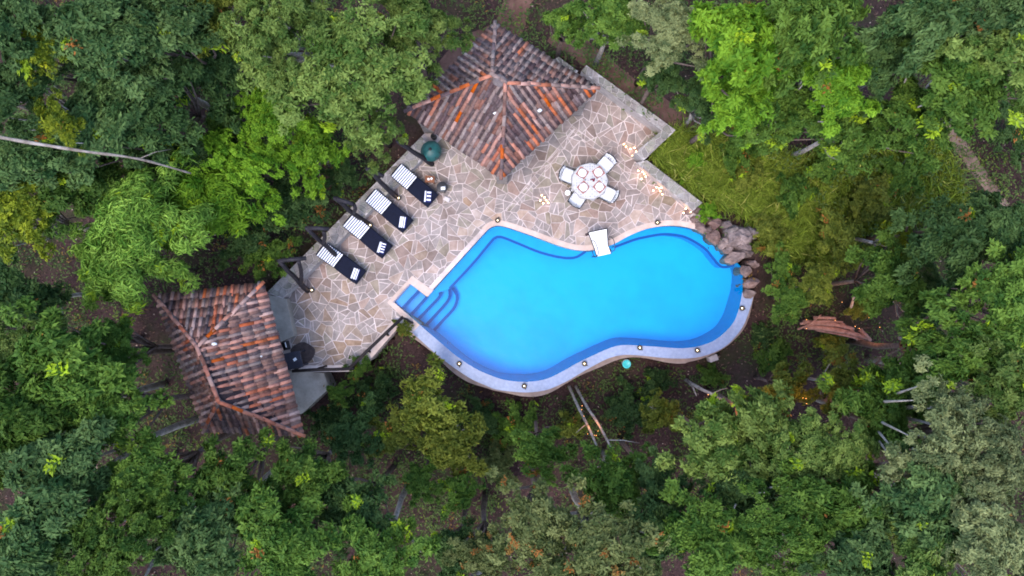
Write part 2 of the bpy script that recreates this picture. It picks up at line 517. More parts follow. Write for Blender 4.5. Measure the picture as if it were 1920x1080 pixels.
def water_mat():
    m = bpy.data.materials.new('pool_water'); m.use_nodes = True
    nt = m.node_tree; N = nt.nodes; L = nt.links
    N.remove(N['Principled BSDF'])
    tr = N.new('ShaderNodeBsdfTransparent'); tr.inputs[0].default_value = (.60, .95, 1.0, 1)
    gl = N.new('ShaderNodeBsdfGlossy'); gl.inputs['Roughness'].default_value = .03; gl.inputs[0].default_value = (1, 1, 1, 1)
    fr = N.new('ShaderNodeFresnel'); fr.inputs['IOR'].default_value = 1.33
    g = N.new('ShaderNodeNewGeometry')
    n1 = N.new('ShaderNodeTexNoise'); n1.inputs['Scale'].default_value = 2.4; n1.inputs['Detail'].default_value = 3
    L.new(g.outputs['Position'], n1.inputs['Vector'])
    bp = N.new('ShaderNodeBump'); bp.inputs['Strength'].default_value = .12; bp.inputs['Distance'].default_value = .05
    L.new(n1.outputs['Fac'], bp.inputs['Height']); L.new(bp.outputs[0], gl.inputs['Normal']); L.new(bp.outputs[0], fr.inputs['Normal'])
    mx = N.new('ShaderNodeMixShader'); L.new(fr.outputs[0], mx.inputs[0]); L.new(tr.outputs[0], mx.inputs[1]); L.new(gl.outputs[0], mx.inputs[2])
    L.new(mx.outputs[0], N['Material Output'].inputs['Surface'])
    return m
M['water'] = water_mat()

def strip_between(mb, a, b):
    n = len(a); vs = list(a) + list(b)
    mb.add(vs, [[i, i + 1, n + i + 1, n + i] for i in range(n - 1)])

pool = empty('swimming_pool', P(1080, 560, FLOOR_Z))
tag(pool, 'free-form blue swimming pool with corner steps in the stone patio', 'pool')
PO = pool.location.copy()
mb = MB(); mb.add([(p.x, p.y, WATER_Z) for p in pool_outline], [list(range(len(pool_outline)))])
w = mb.build('water', M['water'], None); tag(w, kind='structure')
mb = MB()
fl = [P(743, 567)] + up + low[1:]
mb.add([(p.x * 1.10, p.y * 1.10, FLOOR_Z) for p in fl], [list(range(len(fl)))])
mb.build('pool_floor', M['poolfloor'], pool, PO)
# walls: upright on the deck side, raking in on the overflow side
mb = MB(); mb.smooth = True
top = [P(739, 567, .0)] + [Vector((p.x, p.y, 0.0)) for p in up]
strip_between(mb, top, [Vector((p.x, p.y, FLOOR_Z)) for p in top])
mb.build('deck_side_wall', M['poolwall'], pool, PO)
mb = MB(); mb.smooth = True
N_ = 90
lo_top = resample([P(1392, 500)] + low, N_)
lo_bot = resample(catmull([P(a, b, FLOOR_Z) for a, b in FLOOR_LOW], 4), N_)
lo_bot = [Vector((p.x, p.y, FLOOR_Z + .006)) for p in lo_bot]
lo_top = [Vector((p.x, p.y, -.02)) for p in lo_top]
strip_between(mb, lo_top, lo_bot)
end = [lo_top[-1], P(739, 567, -.02)]
strip_between(mb, end, [Vector((e.x, e.y, FLOOR_Z)) for e in end])
mb.build('overflow_side_wall', M['poolwall'], pool, PO)
# benches under water
def bench(line, seg0, seg1, z):
    inner = catmull([P(a, b, z) for a, b in line], 5)
    a = inner[0]; b_ = inner[-1]
    ia = min(range(len(up)), key=lambda i: (up[i].xy - a.xy).length); ib = min(range(len(up)), key=lambda i: (up[i].xy - b_.xy).length)
    outer = [Vector((p.x, p.y, z)) for p in up[min(ia, ib):max(ia, ib) + 1]]
    n = 50
    outer = resample(outer, n); inn = resample(inner, n)
    mb = MB(); mb.smooth = False
    strip_between(mb, [Vector((p.x, p.y, z)) for p in outer], [Vector((p.x, p.y, z)) for p in inn])
    strip_between(mb, [Vector((p.x, p.y, z)) for p in inn], [Vector((p.x, p.y, FLOOR_Z)) for p in inn])
    o = mb.build('bench', M['poolstep'], pool, PO)
    mb = MB(); mb.ribbon([Vector((p.x, p.y, z + .006)) for p in inn], .10)
    off = PO
    mb.build('nosing', M['nosing'], o, PO)
bench(BENCH_A, 0, 0, -.42)
bench(BENCH_B, 0, 0, -.42)
# steps
ST = [[(770, 533), (739, 567)],
      [(786, 545), (755, 578)],
      [(800, 558), (771, 590)],
      [(819, 537), (825, 548), (824, 557), (806, 576), (785, 598)],
      [(843, 541), (843.5, 556), (837, 568), (822, 585), (800, 609)],
      [(849, 540), (857, 554), (856, 567), (849, 581), (832, 599), (814, 619)]]
SZ = [0, -.14, -.36, -.60, -.82, -1.02]
for k in range(1, 6):
    z = SZ[k]
    A = resample(PL(ST[k - 1], z), 14); B = resample(catmull(PL(ST[k], z), 5), 14)
    mb = MB()
    strip_between(mb, A, B)
    strip_between(mb, B, [Vector((p.x, p.y, FLOOR_Z)) for p in B])
    strip_between(mb, A, [Vector((p.x, p.y, z + .3)) for p in A])
    s = mb.build('step', M['poolstep2'] if k < 3 else M['poolstep'], pool, PO)
    mb = MB(); mb.ribbon([Vector((p.x, p.y, z + .006)) for p in B], .115)
    mb.build('nosing', M['nosing'], s, PO)
# overflow rim and gutter lip
n = 100
ro = resample(rim_out, n); ri = resample(low, n)
mb = MB(); mb.smooth = True
a = [Vector((p.x, p.y, -.028)) for p in ri]; b_ = [Vector((p.x, p.y, -.02)) for p in ro]
strip_between(mb, a, b_)
rim = mb.build('overflow_rim', M['rim'], pool, PO)
mb = MB(); mb.smooth = True
strip_between(mb, b_, [Vector((p.x, p.y, -1.9)) for p in ro])
mb.build('outer_wall', M['rimside'], pool, PO)
def offs(pts, dfun):
    out = []
    for i, p in enumerate(pts):
        d = pts[min(i + 1, len(pts) - 1)] - pts[max(i - 1, 0)]; d.z = 0; d.normalize()
        out.append(p + Vector((-d.y, d.x, 0)) * dfun(i / (len(pts) - 1)) * -1)
    return out
sgn = 1
def lipw(t): return .10 + .12 * (math.sin(t * math.pi * 5.2 + .4) ** 2) * (1 if t > .25 else .6)
lo_ = offs(ro, lambda t: -lipw(t))
test = (lo_[50].xy - Vector((P(1080, 560).x, P(1080, 560).y))).length < (ro[50].xy - Vector((P(1080, 560).x, P(1080, 560).y))).length
if test: lo_ = offs(ro, lipw)
mb = MB(); mb.smooth = True
A = [Vector((p.x, p.y, -.30)) for p in ro]; B = [Vector((p.x, p.y, -.30)) for p in lo_]
strip_between(mb, A, B); strip_between(mb, B, [Vector((p.x, p.y, -2.0)) for p in lo_])
mb.build('gutter_lip', mat('gutter_render', (.24, .185, .165), .85, .2, .2, 3, .2), pool, PO)

# ------------------------------------------------------------------ patio of crazy paving
mb = MB(); mb.prism(deck_poly, -2.2, -.004)
patio = tag(mb.build('patio', M['grout']), kind='structure')

def clip_half(poly, nx, ny, c):
    """keep the side where nx*x + ny*y <= c"""
    out = []
    m = len(poly)
    for i in range(m):
        a = poly[i]; b = poly[(i + 1) % m]
        da = nx * a[0] + ny * a[1] - c; db = nx * b[0] + ny * b[1] - c
        if da <= 0: out.append(a)
        if (da < 0 < db) or (db < 0 < da):
            t = da / (da - db)
            out.append((a[0] + (b[0] - a[0]) * t, a[1] + (b[1] - a[1]) * t))
    return out

def area(p):
    return .5 * abs(sum(p[i][0] * p[(i + 1) % len(p)][1] - p[(i + 1) % len(p)][0] * p[i][1] for i in range(len(p))))

def cen(p):
    n = len(p); return (sum(q[0] for q in p) / n, sum(q[1] for q in p) / n)

def voronoi(x0, y0, x1, y1, step, rng, jit=.45):
    seeds = []
    j = 0
    y = y0
    while y < y1:
        x = x0 + (step / 2 if j % 2 else 0)
        while x < x1:
            seeds.append((x + rng.uniform(-jit, jit) * step, y + rng.uniform(-jit, jit) * step)); x += step
        y += step * .9; j += 1
    cells = []
    for i, s in enumerate(seeds):
        poly = [(s[0] - 2 * step, s[1] - 2 * step), (s[0] + 2 * step, s[1] - 2 * step), (s[0] + 2 * step, s[1] + 2 * step), (s[0] - 2 * step, s[1] + 2 * step)]
        for k, q in enumerate(seeds):
            if k == i or abs(q[0] - s[0]) > 3.2 * step or abs(q[1] - s[1]) > 3.2 * step: continue
            nx, ny = q[0] - s[0], q[1] - s[1]
            poly = clip_half(poly, nx, ny, nx * (q[0] + s[0]) / 2 + ny * (q[1] + s[1]) / 2)
            if len(poly) < 3: break
        if len(poly) >= 3: cells.append(poly)
    return cells

def split(poly, amax, rng):
    A = area(poly)
    if A < amax * rng.uniform(.7, 1.5): return [poly]
    c = cen(poly)
    d = max(poly, key=lambda q: (q[0] - c[0]) ** 2 + (q[1] - c[1]) ** 2)
    ang = math.atan2(d[1] - c[1], d[0] - c[0]) + rng.uniform(-.7, .7)
    nx, ny = math.cos(ang), math.sin(ang)
    cc = nx * c[0] + ny * c[1] + rng.uniform(-.06, .06)
    a = clip_half(poly, nx, ny, cc); b = clip_half(poly, -nx, -ny, -cc)
    out = []
    for q in (a, b):
        if len(q) >= 3: out += split(q, amax, rng)
    return out

def shrink(poly, g):
    n = len(poly)
    if sum(poly[i][0] * poly[(i + 1) % n][1] - poly[(i + 1) % n][0] * poly[i][1] for i in range(n)) < 0: poly = poly[::-1]
    out = poly
    for i in range(n):
        a = poly[i]; b = poly[(i + 1) % n]
        ex, ey = b[0] - a[0], b[1] - a[1]; l = math.hypot(ex, ey)
        if l < 1e-6: continue
        nx, ny = ey / l, -ex / l
        out = clip_half(out, nx, ny, nx * a[0] + ny * a[1] - g)
        if len(out) < 3: return []
    return out

def convex_clip(subject, convex):
    n = len(convex)
    if sum(convex[i][0] * convex[(i + 1) % n][1] - convex[(i + 1) % n][0] * convex[i][1] for i in range(n)) < 0: convex = convex[::-1]
    out = subject
    for i in range(n):
        a = convex[i]; b = convex[(i + 1) % n]
        ex, ey = b[0] - a[0], b[1] - a[1]; l = math.hypot(ex, ey)
        if l < 1e-6: continue
        nx, ny = ey / l, -ex / l
        out = clip_half(out, nx, ny, nx * a[0] + ny * a[1])
        if len(out) < 3: return []
    return out

def dedupe(poly, eps=.012):
    out = []
    for p in poly:
        if not out or math.hypot(p[0] - out[-1][0], p[1] - out[-1][1]) > eps: out.append(p)
    if len(out) > 2 and math.hypot(out[0][0] - out[-1][0], out[0][1] - out[-1][1]) <= eps: out.pop()
    return out

def bands_split(polys, bands):
    """bands: (a, b, width): courses of narrow stones laid in a line"""
    res = []
    for p in polys:
        pcs = [p]
        for (a, b, w) in bands:
            d = (b - a); L = d.length; d = d / L; nrm = Vector((-d.y, d.x))
            new = []
            for q in pcs:
                c = cen(q); r = (Vector(c) - a.xy); t = r.dot(d.xy); s_ = r.dot(nrm)
                if .15 < t < L - .15 and abs(s_) < .38:
                    c0 = nrm.x * a.x + nrm.y * a.y
                    for part in (clip_half(q, nrm.x, nrm.y, c0 - w / 2), clip_half(clip_half(q, -nrm.x, -nrm.y, -(c0 - w / 2)), nrm.x, nrm.y, c0 + w / 2), clip_half(q, -nrm.x, -nrm.y, -(c0 + w / 2))):
                        if len(part) >= 3 and area(part) > .004: new.append(part)
                else:
                    new.append(q)
            pcs = new
        res += pcs
    return res

def chip(poly, rng):
    """broken, slightly wavering edges"""
    out = []
    for i in range(len(poly)):
        a = poly[i]; c = poly[(i + 1) % len(poly)]
        out.append((a[0] + rng.uniform(-.006, .006), a[1] + rng.uniform(-.006, .006)))
        l = math.hypot(c[0] - a[0], c[1] - a[1])
        if l > .2:
            for t in ((.35, .68) if l > .38 else (.5,)):
                t += rng.uniform(-.1, .1); k = rng.uniform(-.009, .009) / l
                out.append((a[0] + (c[0] - a[0]) * t - (c[1] - a[1]) * k, a[1] + (c[1] - a[1]) * t + (c[0] - a[0]) * k))
    return out

# region that carries flagstones: the deck less walls and pool coping
PAVE = [(536, 555), (805, 283), (925, 160), (1040, 150), (1090, 150), (1236, 250), (1184, 290), (1192, 308), (1296, 402), (1290, 418),
        (1270, 414), (1240, 414), (1208, 421), (1178, 433), (1150, 448), (1122, 458), (1095, 461), (1066, 458), (1040, 449), (1000, 434), (960, 420), (944, 415), (930, 414), (914, 419), (904, 428),
        (799, 544), (772, 524), (730, 567), (768, 607), (752, 596), (745, 592), (660, 684), (552, 686), (545, 640), (549, 626)]
pave = [(p.x, p.y) for p in PL(PAVE)]
rng = random.Random(11)
cells = voronoi(P(490, 0).x, P(0, 710).y, P(1340, 0).x, P(0, 130).y, 0.56, rng)
pieces = []
for c in cells:
    pieces += split(c, .125, rng)
bands = [(P(946, 402).xy.to_3d(), P(1085, 238).xy.to_3d(), .17), (P(1062, 232).xy.to_3d(), P(1190, 330).xy.to_3d(), .17)]
bands = [(Vector((a.x, a.y, 0)), Vector((b.x, b.y, 0)), w) for a, b, w in bands]
pieces = bands_split(pieces, [(a, b, w) for a, b, w in bands])
stones = []
for q in pieces:
    sh = shrink(q, rng.uniform(.008, .016))
    if len(sh) < 3: continue
    cl = dedupe(convex_clip(pave, sh))
    if len(cl) < 3 or area(cl) < .003: continue
    stones.append(chip(cl, rng))
stones.sort(key=lambda q: -area(q))
rest = MB(); nrest = 0
pool2d = [(p.x, p.y) for p in pool_outline]
tanline = P(640, 620)
for i, q in enumerate(stones):
    c = cen(q)
    d = dist_poly(c[0], c[1], pool2d)
    r = rng.random()
    if d < .42 + .55 * rng.random(): ms = STONES_PALE
    elif d < 1.5 and r < .35: ms = STONES_PALE[1:] + STONES_TAN
    elif c[0] < P(720, 0).x and c[1] < P(0, 540).y: ms = STONES_TAN if r < .75 else STONES
    else: ms = STONES
    m = ms[int(rng.random() * len(ms))]
    z1 = .003 + rng.uniform(0, .009)
    if i < 300:
        b = MB(); b.prism(q, -.03, z1, .008)
        b.build('flagstone', m, patio)
    else:
        rest.mi = STONES.index(m) if m in STONES else 0
        rest.prism(q, -.03, z1, .01); nrest += 1
if nrest:
    tag(rest.build('flagstone', STONES, patio), kind='stuff')
print('flagstones', len(stones))

# sandy coping round the deck side of the pool
mb = MB()
upc = [P(739, 567)] + up[:]
upc = [p for p in upc if p.x < P(1312, 0).x]
cop_in = resample(upc[3:], 70)
def pave_off(p):
    return p
outer = []
for i, p in enumerate(cop_in):
    d = cop_in[min(i + 1, 69)] - cop_in[max(i - 1, 0)]; d.z = 0; d.normalize()
    outer.append(p + Vector((-d.y, d.x, 0)) * .2)
pieces_c = 14
for k in range(pieces_c):
    i0, i1 = k * 69 // pieces_c, (k + 1) * 69 // pieces_c
    a = cop_in[i0:i1 + 1]; o_ = outer[i0:i1 + 1]
    poly = [(p.x, p.y) for p in a] + [(p.x, p.y) for p in reversed(o_)]
    b = MB(); b.prism(poly, -.05, .014 + .003 * (k % 2))
    b.build('coping_slab', M['coping'], patio)
for poly in ([(770, 533), (802, 556), (812, 545), (773, 517)], [(770, 533), (773, 517), (726, 567), (739, 567)], [(739, 567), (726, 567), (764, 604), (770, 612), (784, 612), (787, 609)]):
    b = MB(); b.prism([(p.x, p.y) for p in PL(poly)], -.05, .018)
    b.build('coping_slab', M['coping'], patio)

# ------------------------------------------------------------------ low walls, concrete
def stone_wall(label, pix, h, step=.30, seed=1, base=-1.4, cat='wall', mort=None):
    poly = [(p.x, p.y) for p in PL(pix, h)]
    c = cen(poly)
    root = empty('stone_wall', (c[0], c[1], 0)); off = Vector((c[0], c[1], 0))
    tag(root, label, cat)
    mb = MB(); mb.prism(poly, base, h - .02)
    core = mb.build('wall_core', mort or M['wallmortar'], root, off)
    rg = random.Random(seed)
    xs = [p[0] for p in poly]; ys = [p[1] for p in poly]
    k = 0
    for cell in voronoi(min(xs) - .3, min(ys) - .3, max(xs) + .3, max(ys) + .3, step, rg):
        sh = shrink(cell, .013)
        if len(sh) < 3: continue
        cl = dedupe(convex_clip(poly, sh))
        if len(cl) < 3 or area(cl) < .006: continue
        b = MB(); b.prism(cl, h - .06, h + rg.uniform(-.005, .025), .012)
        b.build('stone', WALLST[int(rg.random() * 2)], root, off)
    return root
stone_wall('long grey stone parapet running behind the row of sun loungers', [(500, 549), (790, 256), (812, 278), (530, 560)], .45, .28, 3)
stone_wall('grey stone parapet with an outer corner right of the tiled gazebo', [(1100, 122), (1267, 244), (1208, 300), (1190, 287), (1240, 245), (1090, 133)], .7, .26, 4)
stone_wall('short stone parapet piece at the right eave of the gazebo', [(1047, 106), (1084, 133), (1073, 143), (1036, 115)], .55, .26, 5)
stone_wall('grey stone parapet between the candle clusters and the tall grass', [(1213, 300), (1317, 380), (1300, 395), (1194, 305)], .5, .28, 6)

mb = MB(); mb.prism([(p.x, p.y) for p in PL([(500, 552), (537, 560), (551, 630), (517, 646)], .42)], -1.2, .42, .02)
tag(mb.build('concrete_bench', M['concrete']), 'low grey concrete block between the small tiled roof and the patio', 'bench')
mb = MB(); mb.prism([(p.x, p.y) for p in PL([(480, 690), (607, 699), (617, 728), (565, 776), (500, 790)], -.35)], -1.8, -.35, .02)
tag(mb.build('concrete_slab', M['concrete']), 'bare grey concrete slab below the black handrail', 'slab')
mb = MB(); mb.prism([(p.x, p.y) for p in PL([(752, 608), (690, 679), (676, 668), (741, 598)], .1)], -1.6, .1, .015)
tag(mb.build('kerb', M['coping']), 'low pale kerb under the sloping handrail', 'kerb')

# ------------------------------------------------------------------ tiled roofs
def tile_mesh(name, L, r0, r1, flip, material, seed):
    rg = random.Random(seed)
    n = 6; th = .014
    vs = []; fs = []
    for ring, (y, r) in enumerate(((0, r0), (L, r1))):
        for lay in (0, 1):
            rr = r - lay * th
            for k in range(n + 1):
                t = math.pi * k / n
                x = -math.cos(t) * rr; z = math.sin(t) * rr * .85
                if flip: z = -z * .38
                vs.append((x, y, z + rg.uniform(-.003, .003)))
    m = n + 1
    for k in range(n):
        fs.append([k, k + 1, 2 * m + k + 1, 2 * m + k])
        fs.append([m + k + 1, m + k, 3 * m + k, 3 * m + k + 1])
        fs.append([k + 1, k, m + k, m + k + 1])
        fs.append([2 * m + k, 2 * m + k + 1, 3 * m + k + 1, 3 * m + k])
    me = bpy.data.meshes.new(name)
    me.from_pydata(vs, [], fs); me.materials.append(material)
    for p in me.polygons: p.use_smooth = False
    me.polygons.foreach_set('use_smooth', [i % 4 < 2 for i in range(len(fs))])
    me.update(); return me

TILEM = {
 'orange': mat('tile_orange', (0.300, 0.099, 0.055), .9, .1, 0, 7, .3, (0.456, 0.162, 0.095), objvar=.18),
 'terra': mat('tile_terracotta', (0.276, 0.103, 0.072), .9, .1, 0, 7, .3, (0.420, 0.174, 0.125), objvar=.16),
 'pink': mat('tile_faded', (0.312, 0.168, 0.138), .9, .1, 0, 7, .3, (0.444, 0.263, 0.223), objvar=.15),
 'dark': mat('tile_lichen_dark', (0.074, 0.052, 0.055), .95, .1, 0, 9, .4, (0.162, 0.112, 0.114), objvar=.2),
 'grey': mat('tile_lichen_grey', (0.162, 0.114, 0.106), .95, .1, 0, 10, .4, (0.300, 0.224, 0.204), objvar=.18),
 'pan': mat('tile_black_lichen', (0.050, 0.035, 0.038), .95, .1, 0, 10, .4, (0.120, 0.081, 0.083), objvar=.2),  # darkest tile tone, for pans only, sets the cover rows apart
 'brown': mat('tile_brown', (0.126, 0.067, 0.058), .95, .1, 0, 9, .4, (0.228, 0.129, 0.106), objvar=.18),
}
TM = {}
for k, m in TILEM.items():
    TM[k] = [tile_mesh('cover_tile', .46, .060, .052, False, m, s) for s in (1, 2)]
    TM[k + '_pan'] = [tile_mesh('pan_tile', .46, .095, .115, True, m, 3)]
M['roofdeck'] = mat('roof_mortar_bed', (.030, .022, .026), .95, .1, .4, 6, .5)
M['white'] = mat('white_scrap', (.75, .76, .78), .7)
M['mortar'] = mat('ridge_mortar', (.10, .08, .085), .95, .1, 0, 8, .6, (.19, .16, .16))

def pick(w, rg):
    t = sum(w.values()); r = rg.random() * t
    for k, v in w.items():
        r -= v
        if r <= 0: return k
    return k

def tiled_roof(root, E, R, faces, pitch, expo, seed):
    """E: four eave corners, R: two ridge ends; faces: (eave a, eave b, top points, weights)"""
    L0 = root.location.copy()
    rg = random.Random(seed)
    pts = E + R
    mb = MB()
    mb.add(pts, [[f[0], f[1]] + [t for t in f[2]] for f in faces])
    mb.add([p - Vector((0, 0, .1)) for p in pts], [list(reversed([f[0], f[1]] + [t for t in f[2]])) for f in faces])
    mb.add([E[0], E[1], E[2], E[3]] + [p - Vector((0, 0, .1)) for p in E], [[0, 1, 5, 4], [1, 2, 6, 5], [2, 3, 7, 6], [3, 0, 4, 7]])
    roof = mb.build('roof', M['roofdeck'], root, L0)
    cnt = 0
    for (ia, ib, tops, wts, topw) in faces:
        a, b = pts[ia], pts[ib]
        u = (b - a).normalized(); W = (b - a).length
        c = pts[tops[0]]
        nrm = u.cross(c - a).normalized()
        if nrm.z < 0: nrm = -nrm
        v = nrm.cross(u).normalized()
        if v.z < 0: v = -v
        poly = [((q - a).dot(u), (q - a).dot(v)) for q in [a, b] + [pts[t] for t in tops]]
        nrow = max(1, int(W / pitch))
        step = W / nrow
        for r in range(nrow):
            for kind in ('cover', 'pan'):
                s = (r + .5) * step if kind == 'cover' else (r + 1.0) * step
                if kind == 'pan' and r == nrow - 1: continue
                # length of the row
                hi = 0
                m = len(poly)
                for i in range(m):
                    p0, p1 = poly[i], poly[(i + 1) % m]
                    if (p0[0] - s) * (p1[0] - s) < 0:
                        t = p0[1] + (p1[1] - p0[1]) * (s - p0[0]) / (p1[0] - p0[0])
                        hi = max(hi, t)
                t = -.07 + rg.uniform(-.03, .03)
                run = None
                while t < hi - .12:
                    fr = max(0, t) / max(.1, hi)
                    wsel = topw if rg.random() < smooth01(.55, 1.0, fr) else wts
                    if kind == 'pan': col = rg.choice(['pan', 'pan', 'dark', 'brown'] if seed == 21 else ['pan', 'brown', 'brown', 'dark']) + '_pan'
                    else:
                        if run is None or rg.random() < .26: run = pick(wsel, rg)
                        col = run
                    me = rg.choice(TM[col])
                    ln = min(1.0, (hi - t + .05) / .46)
                    if kind == 'cover' and rg.random() < .015: t += expo; continue
                    o = bpy.data.objects.new('cover_tile' if kind == 'cover' else 'pan_tile', me)
                    COL.objects.link(o); o.parent = roof
                    lift = .032 if kind == 'cover' else .046
                    yaw = rg.uniform(-.05, .05) if kind == 'cover' else rg.uniform(-.02, .02)
                    tilt = .02 if kind == 'cover' else .03
                    org = a + u * (s + rg.uniform(-.012, .012)) + v * t + nrm * (lift + rg.uniform(0, .014)) - L0
                    B = Matrix((u, v, nrm)).transposed().to_4x4()
                    k = 1.0
                    o.matrix_basis = Matrix.Translation(org) @ B @ Matrix.Rotation(yaw, 4, 'Z') @ Matrix.Rotation(-tilt if kind == 'cover' else -tilt, 4, 'X') @ Matrix.Diagonal((k, ln, 1, 1))
                    cnt += 1
                    t += expo * rg.uniform(.93, 1.07)
    print('tiles', cnt)
    return roof, L0

def cap_line(roof, L0, a, b, wts, seed, name='hip_tile', sc_=1.08):
    rg = random.Random(seed)
    d = (b - a); L = d.length; d.normalize()
    side = d.cross(Vector((0, 0, 1))).normalized(); nn = side.cross(d).normalized()
    mb = MB(); mb.smooth = True
    K = 10
    mb.tube([a + d * L * i / K + nn * .05 + Vector((rg.uniform(-.02, .02), rg.uniform(-.02, .02), 0)) for i in range(K + 1)], [.05 + rg.uniform(0, .025) for _ in range(K + 1)], 8)
    mb.build('mortar_bed', M['mortar'], roof, L0)
    t = -.08
    while t < L - .1:
        me = rg.choice(TM[pick(wts, rg)])
        o = bpy.data.objects.new(name, me); COL.objects.link(o); o.parent = roof
        B = Matrix((side, d, nn)).transposed().to_4x4()
        ln = min(1, (L - t + .05) / .46)
        o.matrix_basis = Matrix.Translation(a + d * t + nn * (.085 + rg.uniform(0, .015)) - L0) @ B @ Matrix.Rotation(rg.uniform(-.06, .06), 4, 'Z') @ Matrix.Rotation(-.03, 4, 'X') @ Matrix.Diagonal((sc_, ln, sc_, 1))
        t += .36 * rg.uniform(.95, 1.05)

# gazebo
EZ, RZ = 2.6, 3.75
gE = [P(764, 208, EZ), P(940, 331, EZ), P(1118, 166, EZ), P(928, 47, EZ)]
gR = [P(923, 141, RZ), P(948, 156, RZ)]
gc = sum(gE, Vector()) / 4; gc.z = 0
gaz = tag(empty('gazebo', gc), 'square gazebo with a weathered clay tile hip roof at the head of the patio', 'gazebo')
old = {'dark': 3, 'grey': 7, 'brown': 3, 'orange': .8, 'pink': 1.2}
mixw = {'dark': 3.0, 'grey': 4.0, 'brown': 2, 'orange': 7.5, 'terra': 1.8, 'pink': 1.2}
gf = [(0, 1, (5, 4), mixw, {'dark': 2, 'grey': 3, 'orange': 3.0, 'brown': 1.5}), (1, 2, (5,), {'dark': 2.8, 'brown': 2.5, 'grey': 3.8, 'orange': 6.0, 'terra': 1.8, 'pink': .6}, {'orange': 2.4, 'dark': 1.5, 'grey': 3}),
      (2, 3, (4, 5), {'dark': 2, 'grey': 7.5, 'brown': 2, 'orange': 1.4, 'pink': 1.2}, old), (3, 0, (4,), {'dark': 3, 'grey': 6, 'brown': 3, 'orange': 1.3, 'pink': .8}, old)]
groof, gL0 = tiled_roof(gaz, gE, gR, gf, .212, .37, 21)
cap_line(groof, gL0, gE[0], gR[0], {'grey': 2, 'orange': 1.5, 'pink': 1, 'dark': 1}, 31)
cap_line(groof, gL0, gE[1], gR[1], {'grey': 2, 'orange': 1.5, 'dark': 2.5, 'brown': 1}, 32)
cap_line(groof, gL0, gE[2], gR[1], {'grey': 2, 'orange': 2, 'pink': 1, 'dark': 1}, 33)
cap_line(groof, gL0, gE[3], gR[0], {'grey': 4, 'dark': 2}, 34)
cap_line(groof, gL0, gR[0], gR[1], {'grey': 4, 'pink': 1}, 35, 'ridge_tile', 1.15)
def lump(name, loc, sx, sy, sz, material, parent, L0, seed):
    mb = MB(); rg = random.Random(seed); mb.smooth = True
    prof = []
    vs = []; fs = []
    nn = 8
    for j in range(4):
        t = j / 3 * math.pi / 2
        for k in range(nn):
            a = 2 * math.pi * k / nn
            r = math.cos(t) * (1 + rg.uniform(-.25, .25))
            vs.append(Vector((r * math.cos(a) * sx, r * math.sin(a) * sy, math.sin(t) * sz)) + loc)
    for j in range(3):
        for k in range(nn):
            fs.append([j * nn + k, j * nn + (k + 1) % nn, (j + 1) * nn + (k + 1) % nn, (j + 1) * nn + k])
    fs.append([3 * nn + k for k in range(nn)])
    mb.add(vs, fs)
    return mb.build(name, material, parent, L0)
lump('white_patch', P(930, 213, 3.28), .11, .08, .09, M['white'], groof, gL0, 1)
lump('white_patch', P(1012, 207, 3.18), .07, .06, .09, M['white'], groof, gL0, 2)
lump('white_patch', P(933, 250, 3.05), .035, .04, .08, M['white'], groof, gL0, 3)
lump('mortar_patch', P(936, 150, RZ), .28, .2, .14, M['mortar'], groof, gL0, 4)
for i in range(4):
    e = gE[i].lerp(gc + Vector((0, 0, EZ)), .14)
    mb = MB(); mb.box((e.x, e.y, EZ / 2 - .03), (.42, .42, EZ - .06), bev=.03)
    mb.build('pillar', WALLST[0], gaz, gL0)
    e2 = gE[(i + 1) % 4].lerp(gc + Vector((0, 0, EZ)), .14)
    mb = MB(); mb.tube([e + Vector((0, 0, -.12)), e2 + Vector((0, 0, -.12))], .08, 8); mb.build('beam', M['rail'], gaz, gL0)

# small house
hE = [P(294, 556, 2.4), P(385, 806, 2.4), P(568, 814, 2.4), P(492, 533, 2.4)]
hR = [P(372, 650, 3.55), P(412, 752, 3.55)]
hc = sum(hE, Vector()) / 4; hc.z = gz(hc.x, hc.y)
hut = tag(empty('pool_house', hc), 'small pool house under a reddish clay tile hip roof', 'house')
red = {'terra': 5, 'pink': 4.6, 'brown': 1.8, 'dark': .8, 'orange': .7, 'grey': 1.4}
hf = [(0, 1, (5, 4), {'brown': 3, 'terra': 3.5, 'pink': 4, 'dark': 1.5, 'grey': 2}, {'pink': 3, 'brown': 2}),
      (1, 2, (5,), {'terra': 4, 'brown': 3, 'dark': 1.5, 'orange': 1.4, 'pink': 2}, red),
      (2, 3, (4, 5), red, {'dark': 2, 'brown': 2.5, 'pink': 3.5, 'grey': 2}),
      (3, 0, (4,), {'orange': 1.2, 'terra': 3.8, 'pink': 4, 'brown': 1.6, 'grey': 2.2, 'dark': .8}, {'pink': 2, 'dark': 1, 'terra': 2})]
hroof, hL0 = tiled_roof(hut, hE, hR, hf, .212, .37, 22)
capw = {'terra': 3, 'pink': 3, 'orange': 2}
cap_line(hroof, hL0, hE[0], hR[0], {'terra': 3, 'pink': 2, 'brown': 2}, 41)
cap_line(hroof, hL0, hE[1], hR[1], {'terra': 3, 'brown': 2}, 42)
cap_line(hroof, hL0, hE[2], hR[1], {'terra': 3, 'orange': 3}, 43)
cap_line(hroof, hL0, hE[3], hR[0], {'orange': 3, 'pink': 2}, 44)
cap_line(hroof, hL0, hR[0], hR[1], {'pink': 2, 'grey': 1, 'terra': 2, 'brown': 1}, 45, 'ridge_tile', 1.15)
lump('white_patch', P(402, 645, 3.55), .09, .05, .08, M['white'], hroof, hL0, 5)
lump('white_patch', P(490, 668, 2.95), .03, .03, .07, M['white'], hroof, hL0, 6)
ce = sum(hE, Vector()) / 4
inn = [e.lerp(ce, .16) for e in hE]
